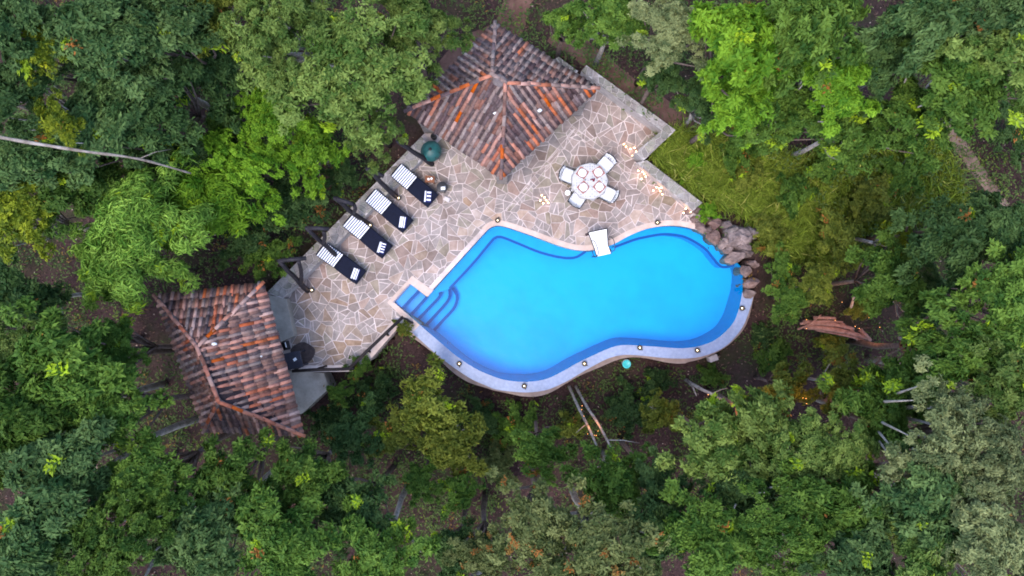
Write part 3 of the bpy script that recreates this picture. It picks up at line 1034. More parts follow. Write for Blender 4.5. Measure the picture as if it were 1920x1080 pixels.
inn[2] = hE[2].lerp(hE[1], .42).lerp(ce, .14); inn[3] = hE[3].lerp(hE[0], .42).lerp(ce, .14)   # open porch on the patio side
for i in range(4):
    a, b_ = inn[i], inn[(i + 1) % 4]
    d = (b_ - a).normalized(); q = Vector((-d.y, d.x, 0)) * .1
    mb = MB(); mb.prism([a - q, b_ - q, b_ + q, a + q], hc.z - .3, 2.42)
    mb.build('wall', mat('pool_house_wall%d' % i, (.30, .24, .21), .9, .2, .2, 3, .2), hut, hL0)

# ------------------------------------------------------------------ rocks beside the pool
ROCKM = [mat('rock_pink', (.10, .066, .062), .9, .2, 0, 3.5, .9, (.25, .175, .16), objvar=.15),
         mat('rock_grey', (.09, .07, .07), .9, .2, 0, 3.0, 1, (.27, .22, .215), objvar=.1)]
def rock_mesh(sx, sy, sz, seed, facets=14, sub=3):
    rg = random.Random(seed)
    bm = bmesh.new()
    bmesh.ops.create_icosphere(bm, subdivisions=sub, radius=1)
    planes = []
    for _ in range(facets):
        d = Vector((rg.gauss(0, 1), rg.gauss(0, 1), abs(rg.gauss(0, .8)))).normalized()
        planes.append((d, rg.uniform(.52, .86)))
    for v in bm.verts:
        p = v.co.copy()
        for d, c in planes:
            k = p.dot(d) - c
            if k > 0: p -= d * k
        nz = mnoise.fractal(p * 2.2 + Vector((seed * 3.1, 0, 0)), 1.0, 2.0, 4)
        p *= 1 + .10 * nz - .10 * max(0, .12 - abs(mnoise.noise(p * 2.6 + Vector((0, seed * 1.7, 0))))) / .12
        v.co = Vector((p.x * sx, p.y * sy, p.z * sz * (1 if p.z > 0 else 2.2)))
    me = bpy.data.meshes.new('boulder'); bm.to_mesh(me); bm.free()
    return me
ROCKS = [  # px, py, half width, half depth, height, turn, material, label
 (1300, 381, 13, 9, .42, .5, 0, 'small reddish boulder behind the candle cluster at the end of the parapet'),
 (1309, 395, 9, 8, .42, .2, 0, 'small reddish boulder right of the candle cluster, second in the rock row'),
 (1293, 397, 10, 7, .30, .1, 0, 'flat reddish rock carrying candles at the end of the parapet'),
 (1303, 410, 10, 7, .34, .6, 0, 'narrow slanting reddish rock just below the candle rocks'),
 (1314, 423, 14, 10, .38, -.5, 0, 'pink boulder at the top of the pool curve'),
 (1341, 417, 17, 13, .55, .1, 0, 'broad flat-topped pink boulder below the grassy bank'),
 (1341, 442, 19, 13, .40, -.6, 0, 'brown-pink boulder overhanging the pool bench'),
 (1357, 456, 12, 12, .40, .3, 0, 'rounded tan boulder touching the pool above the largest rock'),
 (1384, 443, 33, 27, .95, -.3, 1, 'largest grey ridged boulder beside the pool'),
 (1408, 437, 14, 13, .75, .2, 1, 'pale grey boulder at the outer end of the largest rock'),
 (1383, 480, 23, 14, .50, .2, 0, 'wide tan boulder under the largest grey rock at the bench end'),
 (1400, 473, 14, 9, .55, -.5, 0, 'pink slab-like rock leaning on the wide tan boulder'),
 (1414, 494, 11, 8, .45, -.3, 0, 'dark pink rock at the outer side of the lower rock row'),
 (1401, 507, 13, 12, .45, .3, 0, 'angular pink rock third from the lower end of the rock row'),
 (1408, 531, 15, 11, .45, .1, 0, 'smooth tan rock second from the lower end of the rock row'),
 (1327, 431, 11, 8, .30, .4, 0, 'small wedge of pink rock between the pool-curve boulder and the overhanging boulder'),
 (1364, 421, 13, 9, .60, -.2, 1, 'small grey rock between the flat-topped and the largest boulder'),
 (1368, 466, 12, 9, .38, .5, 0, 'small tan rock at the water below the rounded tan boulder'),
 (1372, 432, 16, 12, .80, .8, 1, 'grey ridged rock on the upper left shoulder of the largest boulder'),
 (1392, 462, 17, 11, .65, -.4, 1, 'grey ledge rock under the lower side of the largest boulder'),
 (1324, 408, 9, 7, .40, .2, 0, 'small rock half hidden by the bright green weed'),
 (1407, 550, 13, 9, .40, -.1, 0, 'small pale rock at the lower end of the rock row on the rim'),
]
for i, (a, b_, hx, hy, hh, rot, mi, lab) in enumerate(ROCKS):
    me = rock_mesh(hx / 50 * 1.3, hy / 50 * 1.3, hh * 1.1, 40 + i, 22 if mi == 0 else 30, 4)
    me.materials.append(ROCKM[mi])
    c = P(a, b_, .15)
    o = link('boulder', me); o.location = (c.x, c.y, .0); o.rotation_euler = (0, 0, rot)
    tag(o, lab, 'boulder', 'boulders along the pool')

# ------------------------------------------------------------------ timber posts behind the loungers
def post(label, base, top, branch=None, fork=.45, arm=False, stub=None, zt=2.5):
    B = P(*base, 0); T = P(*top, zt)
    root = empty('timber_post', B); tag(root, label, 'post', 'dark timber posts behind the loungers')
    rg = random.Random(int(base[0]))
    mb = MB(); mb.smooth = True
    K = 7
    pts = [B.lerp(T, k / K) + Vector((rg.uniform(-.02, .02), rg.uniform(-.02, .02), -.02 if k == 0 else 0)) for k in range(K + 1)]
    mb.tube(pts, [.10 - .004 * k for k in range(K + 1)], 8)
    mb.build('pole', M['timber'], root, B)
    if branch:
        Q = P(*branch, zt - .15); F = B.lerp(T, fork * .5)
        mid = F.lerp(Q, .55) + Vector((.05, -.03, 0))
        mb = MB(); mb.smooth = True
        mb.tube(catmull([F, mid, Q], 4), .07, 8); mb.build('branch', M['timber'], root, B)
    if arm:
        Q = P(*arm, zt - .1)
        mb = MB(); mb.smooth = True; mb.tube([T + Vector((0, 0, -.06)), T.lerp(Q, .5) + Vector((0, 0, .02)), Q], .075, 8); mb.build('cross_arm', M['timber'], root, B)
post('single leaning dark timber post beside the teal grill', (811, 309), (744, 263))
post('leaning dark timber post with a stub above the second lounger from the top', (744, 369), (688, 316), None, .5, (720, 331))
post('forked dark timber post at the head of the third lounger from the top', (688, 420), (628, 371), (664, 384), .9, (662, 383))
post('forked dark timber post with a cross arm over the lowest lounger', (640, 488), (574, 427), (607, 434), 1.1, (617, 429))
post('forked dark timber post with a cross arm at the lower end of the parapet', (577, 546), (523, 489), (560, 489), .5, (574, 484))

# ------------------------------------------------------------------ handrail
rroot = tag(empty('handrail', P(655, 690, 0)), 'dark timber handrail round the lower left corner of the patio', 'handrail')
RO = rroot.location.copy()
def rail(name, a, b_, za, zb, r=.05):
    mb = MB(); mb.smooth = True
    A_, B_ = P(*a, za), P(*b_, zb)
    mb.tube([A_, A_.lerp(B_, .33) + Vector((.01, .02, .0)), A_.lerp(B_, .66) + Vector((-.015, .0, .01)), B_], r, 8)
    mb.build(name, M['rail'], rroot, RO)
rail('top_rail', (756, 594), (655, 691), .85, .85, .06)
rail('top_rail', (548, 696), (664, 691), .8, .85, .06)
for a, b_ in (((756, 596), (776, 606)), ((726, 624), (735, 632)), ((690, 657), (697, 662)), ((655, 691), (664, 690)), ((610, 692), (626, 686)), ((549, 696), (571, 684))):
    pass
for a, b_ in (((755, 596), (775, 606)), ((724, 626), (729, 629)), ((690, 658), (695, 660)), ((655, 690), (668, 686)), ((590, 694), (613, 686)), ((549, 696), (569, 685))):
    rail('rail_post', a, b_, .84, -.05, .042)

# ------------------------------------------------------------------ sun loungers
M['navy'] = mat('navy_fabric', (.005, .007, .020), .85, .2, .3, 20, .2)
M['stripe_white'] = mat('white_fabric', (.80, .80, .84), .85, .2)
M['stripe_blue'] = mat('blue_fabric', (.010, .016, .10), .85, .2)
M['darkmetal'] = mat('dark_metal', (.02, .02, .025), .5, .4)

def lounger(label, head, foot, towel_label, style):
    Z = .38
    A = P(*head, Z + .12); B = P(*foot, Z)
    A.z = B.z = 0
    L = (B - A).length; d = (B - A).normalized()
    ang = math.atan2(d.y, d.x)
    root = empty('sun_lounger', A, ang)
    tag(root, label, 'sun lounger', 'sun loungers on the patio')
    Wd = .64
    hb = L * .42             # backrest length
    rise = .26
    mb = MB()
    for s in (-1, 1):
        mb.box((L / 2, s * (Wd / 2 - .03), Z - .1), (L, .05, .07), bev=.01)
    for x in (.03, L * .42, L - .03): mb.box((x, 0, Z - .1), (.05, Wd - .1, .05))
    mb.build('frame', M['darkmetal'], root)
    for x in (.15, L - .15):
        for s in (-1, 1):
            b = MB(); b.box((x, s * (Wd / 2 - .04), (Z - .12) / 2), (.05, .05, Z - .12), bev=.008); b.build('leg', M['darkmetal'], root)
    # mattress, rounded section
    def pad(x0, x1, z0, z1, th, w, n=8):
        m2 = MB(); m2.smooth = True
        vs = []; fs = []
        prof = []
        K = 16
        for i in range(n + 1):
            t = i / n
            x = x0 + (x1 - x0) * t; z = z0 + (z1 - z0) * t
            e = 1 - .10 * (abs(2 * t - 1) ** 8)
            for k in range(K):
                a = 2 * math.pi * k / K
                cx = math.copysign(abs(math.cos(a)) ** .35, math.cos(a)); cz = math.copysign(abs(math.sin(a)) ** .5, math.sin(a))
                vs.append((x, cx * w / 2 * e, z + cz * th / 2 * e + .004 * math.sin(9 * t * math.pi)))
        for i in range(n):
            for k in range(K):
                fs.append([i * K + k, i * K + (k + 1) % K, (i + 1) * K + (k + 1) % K, (i + 1) * K + k])
        fs.append(list(range(K - 1, -1, -1))); fs.append([n * K + k for k in range(K)])
        m2.add(vs, fs); return m2
    pad(hb - .03, L, Z, Z - .01, .10, Wd).build('mattress', M['navy'], root)
    br = pad(0, hb, Z + rise, Z, .09, Wd).build('backrest', M['navy'], root)
    # striped cloth on the backrest: eight white bars woven on blue
    m3 = MB()
    nrm = Vector((rise, 0, hb)).normalized(); slope = (Vector((hb, 0, Z)) - Vector((0, 0, Z + rise)))
    o0 = Vector((0, 0, Z + rise)) + nrm * .052
    NB = 17
    sw = .60
    t0, t1 = .05, .97
    for i in range(NB):
        m3.mi = 0 if i % 2 == 0 else 1
        e0 = (i // 2) + (sw if i % 2 else 0); e1 = (i // 2) + (1 if i % 2 else sw)
        a = o0 + slope * (t0 + (t1 - t0) * e0 / 8.6); b = o0 + slope * (t0 + (t1 - t0) * e1 / 8.6)
        wv = Wd / 2 - .035
        m3.add([a + Vector((0, -wv, 0)), b + Vector((0, -wv, 0)), b + Vector((0, wv, 0)), a + Vector((0, wv, 0)),
                a + Vector((0, -wv, 0)) - nrm * .02, b + Vector((0, -wv, 0)) - nrm * .02, b + Vector((0, wv, 0)) - nrm * .02, a + Vector((0, wv, 0)) - nrm * .02],
               [[0, 1, 2, 3], [4, 5, 1, 0], [3, 2, 6, 7]])
    m3.build('striped_cover', [M['stripe_white'], M['stripe_blue']], br)
    # folded towel at the foot: a thing of its own
    tw = empty('folded_towel', A + d * (L - .24) + Vector((0, 0, Z + .045)), ang + style[1])
    tag(tw, towel_label, 'towel', 'folded striped towels on the loungers')
    m4 = MB(); m4.box((0, 0, .03), (.27, .42, .06), bev=.02); cl = m4.build('folded_cloth', M['stripe_blue'], tw)
    m5 = MB()
    for (cx, cy, sx, sy) in style[0]:
        m5.box((cx, cy, .0625), (sx, sy, .006))
    m5.build('white_stripes', M['stripe_white'], tw)
    return root
S3 = ([(-.085, 0, .05, .40), (-.01, 0, .06, .40), (.07, 0, .035, .40)], .55)
SE = ([(-.09, 0, .05, .40), (.04, .15, .15, .06), (.04, .02, .15, .06), (.04, -.12, .15, .06)], .62)
S4 = ([(-.11, 0, .025, .40), (-.065, 0, .035, .40), (.04, .16, .15, .04), (.04, .06, .15, .04), (.04, -.04, .15, .04), (.04, -.14, .15, .04)], .4)
S2 = ([(-.08, 0, .06, .40), (.01, 0, .06, .40), (.085, 0, .025, .40)], .3)
lounger('navy lounger with striped backrest nearest the gazebo and the teal grill', (743, 319), (812, 377), 'folded striped towel on the lounger nearest the gazebo', SE)
lounger('navy lounger with striped backrest, second from the gazebo', (695, 366), (765, 425), 'folded striped towel on the second lounger from the gazebo', S3)
lounger('navy lounger with striped backrest, third from the gazebo', (653, 412), (726, 473), 'folded striped towel on the third lounger from the gazebo', S4)
lounger('navy lounger under a forked post, farthest from the gazebo', (603, 466), (677, 521), 'folded striped towel on the lounger farthest from the gazebo', S2)

# ------------------------------------------------------------------ grill, side table, bowl
M['teal'] = mat('teal_enamel', (.012, .085, .085), .45, .45, .25, 5, .1)
g = P(809, 284, .5); g.z = 0
gr = tag(empty('round_grill', g, rad(-38)), 'dark teal round domed grill beside the gazebo roof', 'grill')
mb = MB(); mb.smooth = True
mb.lathe((0, 0, 0), [(.10, .06), (.26, .16), (.34, .34), (.37, .52), (.37, .56)], 28); mb.build('bowl', M['teal'], gr)
mb = MB(); mb.smooth = True
vs = []
n = 28; rings = [(.385, .56), (.38, .63), (.34, .74), (.26, .83), (.14, .88), (.0, .90)]
for r, z in rings:
    for k in range(n):
        t = 2 * math.pi * k / n
        x = r * math.cos(t); y = r * math.sin(t)
        zz = z - (.16 * smooth01(.02, .38, -x) if z > .6 else 0)      # one side of the lid slopes away
        vs.append((x, y, zz))
fs = []
for i in range(len(rings) - 1):
    for k in range(n):
        fs.append([i * n + k, i * n + (k + 1) % n, (i + 1) * n + (k + 1) % n, (i + 1) * n + k])
mb.add(vs, fs); mb.build('lid', M['teal'], gr)
mb = MB(); mb.smooth = True; mb.tube([(.30, -.12, .76), (.40, -.12, .74), (.40, .12, .74), (.30, .12, .76)], .014, 6); mb.build('handle', M['darkmetal'], gr)
mb = MB(); mb.smooth = True; mb.lathe((0, 0, .86), [(.05, 0), (.05, .06), (.06, .065), (.0, .075)], 12); mb.build('vent_cap', M['darkmetal'], gr)
for k in range(3):
    t = k * 2.1; b = MB(); b.tube([(.16 * math.cos(t), .16 * math.sin(t), .14), (.3 * math.cos(t), .3 * math.sin(t), -.0)], .02, 6); b.build('leg', M['darkmetal'], gr)
mb = MB(); mb.smooth = True
c = P(813, 256, .25); c.z = 0
mb.lathe(c, [(.07, 0), (.11, .12), (.11, .3), (.07, .36), (.06, .36), (.05, .3), (0, .28)], 14)
tag(mb.build('black_pot', M['darkmetal']), 'small round black pot at the eave of the gazebo behind the grill', 'pot')

M['orangewood'] = mat('orange_wood', (.2, .075, .035), .6, .3, .25, 14, .1)
c = P(806, 336, .42); c.z = 0
st = tag(empty('side_table', c, rad(-4)), 'small orange wooden side table with two white cups', 'table')
mb = MB(); mb.box((0, 0, .40), (.34, .24, .03), bev=.006)
for s in (-1, 1):
    mb.box((0, s * .115, .425), (.34, .014, .03)); mb.box((s * .165, 0, .425), (.012, .21, .03))
mb.build('table_top', M['orangewood'], st)
for sx in (-1, 1):
    for sy in (-1, 1):
        b = MB(); b.box((sx * .14, sy * .09, .19), (.03, .03, .38)); b.build('leg', M['orangewood'], st)
M['china'] = mat('white_china', (.80, .78, .76), .3, .5)
for k, (dx, dy) in enumerate(((-.045, -.01), (.065, .012))):
    b = MB(); b.smooth = True; b.lathe((c.x + dx, c.y + dy, .416), [(.025, 0), (.042, .02), (.045, .07), (.038, .07), (.03, .02), (0, .018)], 14)
    tag(b.build('cup', M['china']), 'white cup on the orange side table, ' + ('left of the two' if k == 0 else 'right of the two'), 'cup', 'cups on the side table')
c = P(829, 351, .4); c.z = 0
bt = tag(empty('stool', c), 'small round black stool beside the lounger nearest the gazebo', 'stool')
mb = MB(); mb.smooth = True; mb.lathe((0, 0, 0), [(.16, .36), (.20, .38), (.205, .41), (.19, .42), (0, .418)], 22); mb.build('seat', M['darkmetal'], bt)
for k in range(4):
    t = k * math.pi / 2 + .4; b = MB(); b.tube([(.13 * math.cos(t), .13 * math.sin(t), .37), (.17 * math.cos(t), .17 * math.sin(t), 0)], .016, 6); b.build('leg', M['darkmetal'], bt)
def cloth_patch(name, c, w, h, material, label, cat, seed, rz=0):
    rg = random.Random(seed); mb = MB(); mb.smooth = True
    n = 7; vs = []; fs = []
    for j in range(n):
        for i in range(n):
            x = (i / (n - 1) - .5) * w; y = (j / (n - 1) - .5) * h
            z = .03 + .035 * mnoise.noise(Vector((x * 14 + seed, y * 14, 0)))
            if i in (0, n - 1) or j in (0, n - 1): z = .008
            xr = x + .03 * mnoise.noise(Vector((y * 9, seed, 0))); yr = y + .03 * mnoise.noise(Vector((x * 9, 3 + seed, 0)))
            vs.append((xr, yr, z))
    for j in range(n - 1):
        for i in range(n - 1):
            fs.append([j * n + i, j * n + i + 1, j * n + n + i + 1, j * n + n + i])
    mb.add(vs, fs)
    o = mb.build(name, material); o.location = c; o.rotation_euler = (0, 0, rz)
    md = o.modifiers.new('thick', 'SOLIDIFY'); md.thickness = .008; md.offset = 1
    return tag(o, label, cat)
cloth_patch('napkin', P(831, 353, .42), .16, .12, M['stripe_white'], 'crumpled white cloth on the round black stool', 'cloth', 5, .3)
cloth_patch('cloth', P(838, 373, .02), .26, .17, mat('pale_cloth', (.5, .45, .45), .9), 'pale crumpled cloth on the flagstones beside the black stool', 'cloth', 6, -.5)

# ------------------------------------------------------------------ dining table and chairs
M['linen'] = None
def dotted(name, base, dot, sc_):
    m = bpy.data.materials.new(name); m.use_nodes = True
    nt = m.node_tree; N = nt.nodes; L = nt.links; b = N['Principled BSDF']; b.inputs['Roughness'].default_value = .85
    tc = N.new('ShaderNodeTexCoord'); vo = N.new('ShaderNodeTexVoronoi'); vo.inputs['Scale'].default_value = sc_; vo.inputs['Randomness'].default_value = .25
    L.new(tc.outputs['Object'], vo.inputs['Vector'])
    r = N.new('ShaderNodeValToRGB'); r.color_ramp.elements[0].position = .22; r.color_ramp.elements[0].color = (*dot, 1); r.color_ramp.elements[1].position = .32; r.color_ramp.elements[1].color = (*base, 1)
    L.new(vo.outputs['Distance'], r.inputs['Fac']); L.new(r.outputs[0], b.inputs['Base Color'])
    return m
M['dots'] = dotted('dotted_white_weave', (.62, .62, .64), (.02, .02, .05), 10)
M['dots2'] = dotted('dotted_tablecloth', (.46, .445, .44), (.16, .16, .21), 12)
M['redmat'] = mat('red_placemat', (.3, .07, .05), .8, .2, .2, 20)
M['creamat'] = mat('cream_placemat', (.26, .23, .23), .8)
tcn = P(1106, 339, .75); tcn.z = 0
tb = tag(empty('dining_table', tcn), 'round dining table laid for four on the patio', 'table')
mb = MB(); mb.smooth = False; mb.lathe((0, 0, 0), [(.0, .70), (.62, .70), (.62, .735), (0, .736)], 36); mb.build('table_top', M['darkmetal'], tb)
mb = MB(); mb.smooth = True; mb.lathe((0, 0, 0), [(.28, 0), (.28, .03), (.06, .07), (.05, .66), (.16, .70)], 16); mb.build('pedestal', M['darkmetal'], tb)
mb = MB(); mb.smooth = True
n = 48; vs = []; fs = []
rings = [(0, .742), (.30, .742), (.60, .742), (.635, .735), (.655, .68), (.665, .58), (.675, .50)]
for i, (r, z) in enumerate(rings):
    for k in range(n):
        t = 2 * math.pi * k / n
        f = max(0, i - 3) / 3
        rr = r + f * .03 * math.sin(9 * t + 1) + f * .012 * math.sin(17 * t)
        vs.append((rr * math.cos(t), rr * math.sin(t), z))
for i in range(len(rings) - 1):
    for k in range(n): fs.append([i * n + k, i * n + (k + 1) % n, (i + 1) * n + (k + 1) % n, (i + 1) * n + k])
mb.add(vs, fs); o = mb.build('tablecloth', M['dots2']); o.location = tcn
tag(o, 'white dotted round tablecloth on the dining table', 'tablecloth')
o.location.z = .004
TZ = .747
PLT = [(1092, 324, -.6, 'upper left'), (1122, 323, .6, 'upper right'), (1094, 351, .75, 'lower left'), (1124, 350, -.75, 'lower right')]
for (a, b_, rz, nm) in PLT:
    c = P(a, b_, .76); c.z = TZ
    pm = tag(empty('placemat', c, rz), 'red-edged square placemat at the %s setting of the dining table' % nm, 'placemat', 'placemats on the dining table')
    mb = MB(); mb.box((0, 0, .004), (.36, .34, .006)); mb.build('cloth', M['redmat'], pm)
    mb = MB(); mb.box((0, 0, .009), (.30, .28, .004)); mb.build('centre', M['creamat'], pm)
    mb = MB(); mb.smooth = True
    mb.lathe((c.x, c.y, TZ + .012), [(.08, 0), (.15, .018), (.152, .022), (.10, .012), (0, .010)], 24)
    tag(mb.build('plate', M['china']), 'round white plate at the %s setting of the dining table' % nm, 'plate', 'plates on the dining table')
M['glass'] = mat('wine_glass', (.65, .68, .72), .1, .6)
for (a, b_, nm) in ((1090, 336, 'left'), (1123, 336, 'right'), (1106, 352, 'front'), (1131, 341, 'far right')):
    c = P(a, b_, .8); b = MB(); b.smooth = True
    b.lathe((c.x, c.y, TZ), [(.033, 0), (.033, .004), (.005, .01), (.005, .07), (.034, .11), (.036, .16), (.032, .16), (.028, .11), (0, .085)], 14)
    tag(b.build('glass', M['glass']), 'small stemmed glass at the %s of the dining table' % nm, 'glass', 'glasses on the dining table')
c = P(1110, 338, .76); fv = tag(empty('flower_vase', (c.x, c.y, TZ)), 'small vase with dark red flowers in the middle of the dining table', 'vase')
mb = MB(); mb.smooth = True; mb.lathe((0, 0, 0), [(.03, 0), (.045, .05), (.025, .10), (.03, .12), (.02, .11), (0, .09)], 14); mb.build('vase', M['glass'], fv)
rg = random.Random(9)
mfl = mat('dark_red_petal', (.16, .015, .03), .7)
for k in range(8):
    t = rg.random() * 6.28; r = rg.uniform(.02, .11)
    p = Vector((.04 + r * math.cos(t), r * math.sin(t), .14 + rg.uniform(0, .05)))
    mb = MB(); mb.tube([(0, 0, .1), p], .004, 5); mb.smooth = True
    mb.lathe(p, [(.0, 0), (.02, .006), (.026, .018), (.014, .026), (0, .02)], 8); mb.build('flower', mfl, fv)
c = P(1097, 337, .76); mb = MB(); mb.smooth = True; mb.lathe((c.x, c.y, TZ), [(.02, 0), (.02, .03), (.008, .05), (.016, .09), (0, .10)], 10)
tag(mb.build('pepper_mill', M['darkmetal']), 'tiny black pepper mill left of the flowers on the dining table', 'pepper mill')

def dining_chair(label, px_, py_, face):
    c = P(px_, py_, .45); c.z = 0
    r = empty('dining_chair', c, face); tag(r, label, 'chair', 'dining chairs round the table')   # local +x looks at the table
    mb = MB(); mb.smooth = False; mb.box((0, 0, .445), (.50, .50, .07), bev=.035); mb.build('seat', M['dots'], r)
    mb = MB(); mb.box((0, 0, .40), (.55, .55, .03), bev=.012); mb.build('seat_frame', M['darkmetal'], r)
    for sx in (-1, 1):
        for sy in (-1, 1):
            b = MB(); b.tube([(sx * .20, sy * .20, .40), (sx * .23, sy * .23, 0)], .016, 6); b.build('leg', M['darkmetal'], r)
    mb = MB(); mb.smooth = True
    pts = [Vector((-.22 - .05 * (1 - (k / 6 - 1) ** 2) if False else -.24 - .05 * math.cos((k / 12 - .5) * math.pi), (k / 12 - .5) * .50, 0)) for k in range(13)]
    vs = []; fs = []
    for z, dx in ((.46, .0), (.62, -.03), (.80, -.07)):
        for p in pts: vs.append((p.x + dx, p.y * 1.0, z))
    for i in range(2):
        for k in range(12): fs.append([i * 13 + k, i * 13 + k + 1, (i + 1) * 13 + k + 1, (i + 1) * 13 + k])
    mb.add(vs, fs); o = mb.build('backrest', M['dots'], r)
    md = o.modifiers.new('thick', 'SOLIDIFY'); md.thickness = .03
    mb = MB(); mb.smooth = True; mb.tube([Vector((p.x - .07, p.y, .805)) for p in pts], .024, 6); mb.build('top_rail', M['darkmetal'], r)
    for s in (-1, 1):
        b = MB(); b.smooth = True; b.tube(catmull([Vector((-.28, s * .25, .62)), Vector((-.05, s * .275, .64)), Vector((.18, s * .265, .62)), Vector((.22, s * .25, .42))], 4), .014, 6); b.build('armrest', M['darkmetal'], r)
def toward(px_, py_):
    a = P(px_, py_); return math.atan2(tcn.y - a.y, tcn.x - a.x)
dining_chair('white dotted dining chair at the left of the round table', 1066, 330, toward(1066, 330))
dining_chair('white dotted dining chair at the upper right of the round table', 1134, 310, toward(1134, 310))
dining_chair('white dotted dining chair at the lower right of the round table', 1139, 364, toward(1139, 364))
dining_chair('white dotted dining chair at the lower left of the round table', 1083, 373, toward(1083, 373))
c = P(1065, 361, .3); c.z = 0
ib = tag(empty('ice_bucket', c), 'round white-rimmed ice bucket beside the dining table', 'bucket')
mb = MB(); mb.smooth = True; mb.lathe((0, 0, 0), [(.075, 0), (.095, .24), (.085, .24), (.065, .05), (0, .04)], 18); mb.build('bucket', M['darkmetal'], ib)
mb = MB(); mb.smooth = True; mb.lathe((0, 0, .235), [(.082, 0), (.105, .0), (.108, .015), (.085, .02)], 18); mb.build('rim', M['china'], ib)
cloth_patch('napkin', P(1074, 357, .01), .13, .1, M['stripe_white'], 'small white napkin on the ground beside the ice bucket', 'cloth', 8, .4)

# ------------------------------------------------------------------ white sling chair at the pool edge
cc = [P(1103, 436, .75), P(1138, 428, .75), P(1140, 459, .36), P(1114, 465, .36), P(1146, 475, .36), P(1119, 481, .36)]
wc = tag(empty('pool_chair', P(1124, 462, -.05)), 'white sling chair with curved arms standing at the pool edge', 'chair')
WO = wc.location.copy()
def sheet(pts, name, m):
    mb = MB(); mb.add(pts + [p - Vector((0, 0, .03)) for p in pts], [[0, 1, 2, 3], [7, 6, 5, 4], [0, 4, 5, 1], [1, 5, 6, 2], [2, 6, 7, 3], [3, 7, 4, 0]])
    return mb.build(name, m, wc, WO)
M['sling'] = mat('white_sling', (.82, .81, .82), .7, .3, .04, 8)
sheet([cc[0], cc[1], cc[2], cc[3]], 'back_sling', M['sling'])
sheet([cc[3] + Vector((0, -.008, 0)), cc[2] + Vector((0, -.008, 0)), cc[4], cc[5]], 'seat_sling', M['sling'])
mb = MB(); mb.smooth = True; mb.tube([cc[0] + Vector((-.03, 0, .02)), cc[1] + Vector((.02, 0, .02))], .022, 8); mb.build('top_bar', M['darkmetal'], wc, WO)
for a, b_, c_ in ((cc[0], cc[3], cc[5]), (cc[1], cc[2], cc[4])):
    mb = MB(); mb.smooth = True; mb.tube([a, b_, c_], .018, 8); mb.build('side_rail', M['darkmetal'], wc, WO)
for (pix) in ([(1108, 452), (1114, 452), (1119, 462), (1122, 474), (1119, 481), (1114, 481), (1110, 470)], [(1142, 444), (1147, 445), (1151, 451), (1153, 462), (1152, 469), (1147, 471), (1144, 466)]):
    mb = MB(); mb.smooth = True; zz = [.5, .58, .58, .56, .45, .36, .36]
    mb.tube(catmull([P(a, b_, z) for (a, b_), z in zip(pix, zz)], 4), .014, 6); mb.build('armrest', M['darkmetal'], wc, WO)
for p in (cc[3], cc[2]):
    mb = MB(); mb.tube([p, p + Vector((0, .30, 0)) - Vector((0, 0, p.z + .0))], .018, 6); mb.build('rear_leg', M['darkmetal'], wc, WO)
for p in (cc[4], cc[5]):
    q = p + Vector((0, .06, 0)); q.z = FLOOR_Z
    mb = MB(); mb.tube([p, q], .018, 6); mb.build('front_leg', M['darkmetal'], wc, WO)
mb = MB(); mb.smooth = True; c = P(1101, 440, .7); mb.tube([c + Vector((-.06, -.01, 0)), c + Vector((.05, .02, 0))], .05, 12); mb.build('head_roll', mat('brown_roll', (.05, .03, .03), .8), wc, WO)

# ------------------------------------------------------------------ black table by the pool house
c = P(549, 676, .7); c.z = 0
kt = tag(empty('black_table', c, rad(12)), 'black table half under the eave of the pool house', 'table')
M['slate'] = mat('dark_slate', (.030, .030, .045), .5, .4, .25, 5)
mb = MB(); mb.box((0, 0, .70), (.66, .62, .05), bev=.012); mb.build('table_top', M['slate'], kt)
for sx in (-1, 1):
    for sy in (-1, 1):
        b = MB(); b.box((sx * .28, sy * .26, .34), (.05, .05, .68)); b.build('leg', M['slate'], kt)
c = P(553, 674, .74)
mb = MB(); mb.box((c.x, c.y, .745), (.12, .10, .03), Matrix.Rotation(.6, 3, 'Z'), bev=.01); mb.box((c.x + .02, c.y - .03, .765), (.10, .03, .012), Matrix.Rotation(.6, 3, 'Z'))
tag(mb.build('folded_paper', M['stripe_white']), 'small white folded paper on the black table', 'paper')
c = P(529, 650, .4); c.z = 0
bx = tag(empty('black_crate', c, rad(15)), 'open black crate with a white edge beside the concrete block', 'crate')
mb = MB()
for s in (-1, 1):
    mb.box((s * .15, 0, .2), (.02, .30, .4)); mb.box((0, s * .15, .2), (.28, .02, .4))
mb.box((0, 0, .02), (.28, .28, .02)); mb.build('crate_body', M['darkmetal'], bx)
mb = MB(); mb.box((.15, .03, .41), (.03, .2, .02)); mb.build('white_edge', M['stripe_white'], bx)
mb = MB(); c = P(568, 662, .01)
lump_c = mat('soot_stain_mat', (.06, .045, .045), .9, .1, .3, 8)  # shadow beside the table, painted as a thin dark sheet
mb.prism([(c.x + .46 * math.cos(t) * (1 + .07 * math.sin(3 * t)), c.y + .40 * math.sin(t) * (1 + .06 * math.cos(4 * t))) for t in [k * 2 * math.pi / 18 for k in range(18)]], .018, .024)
tag(mb.build('floor_mat', lump_c), 'dark sooty mat on the flagstones beside the black table', 'mat')

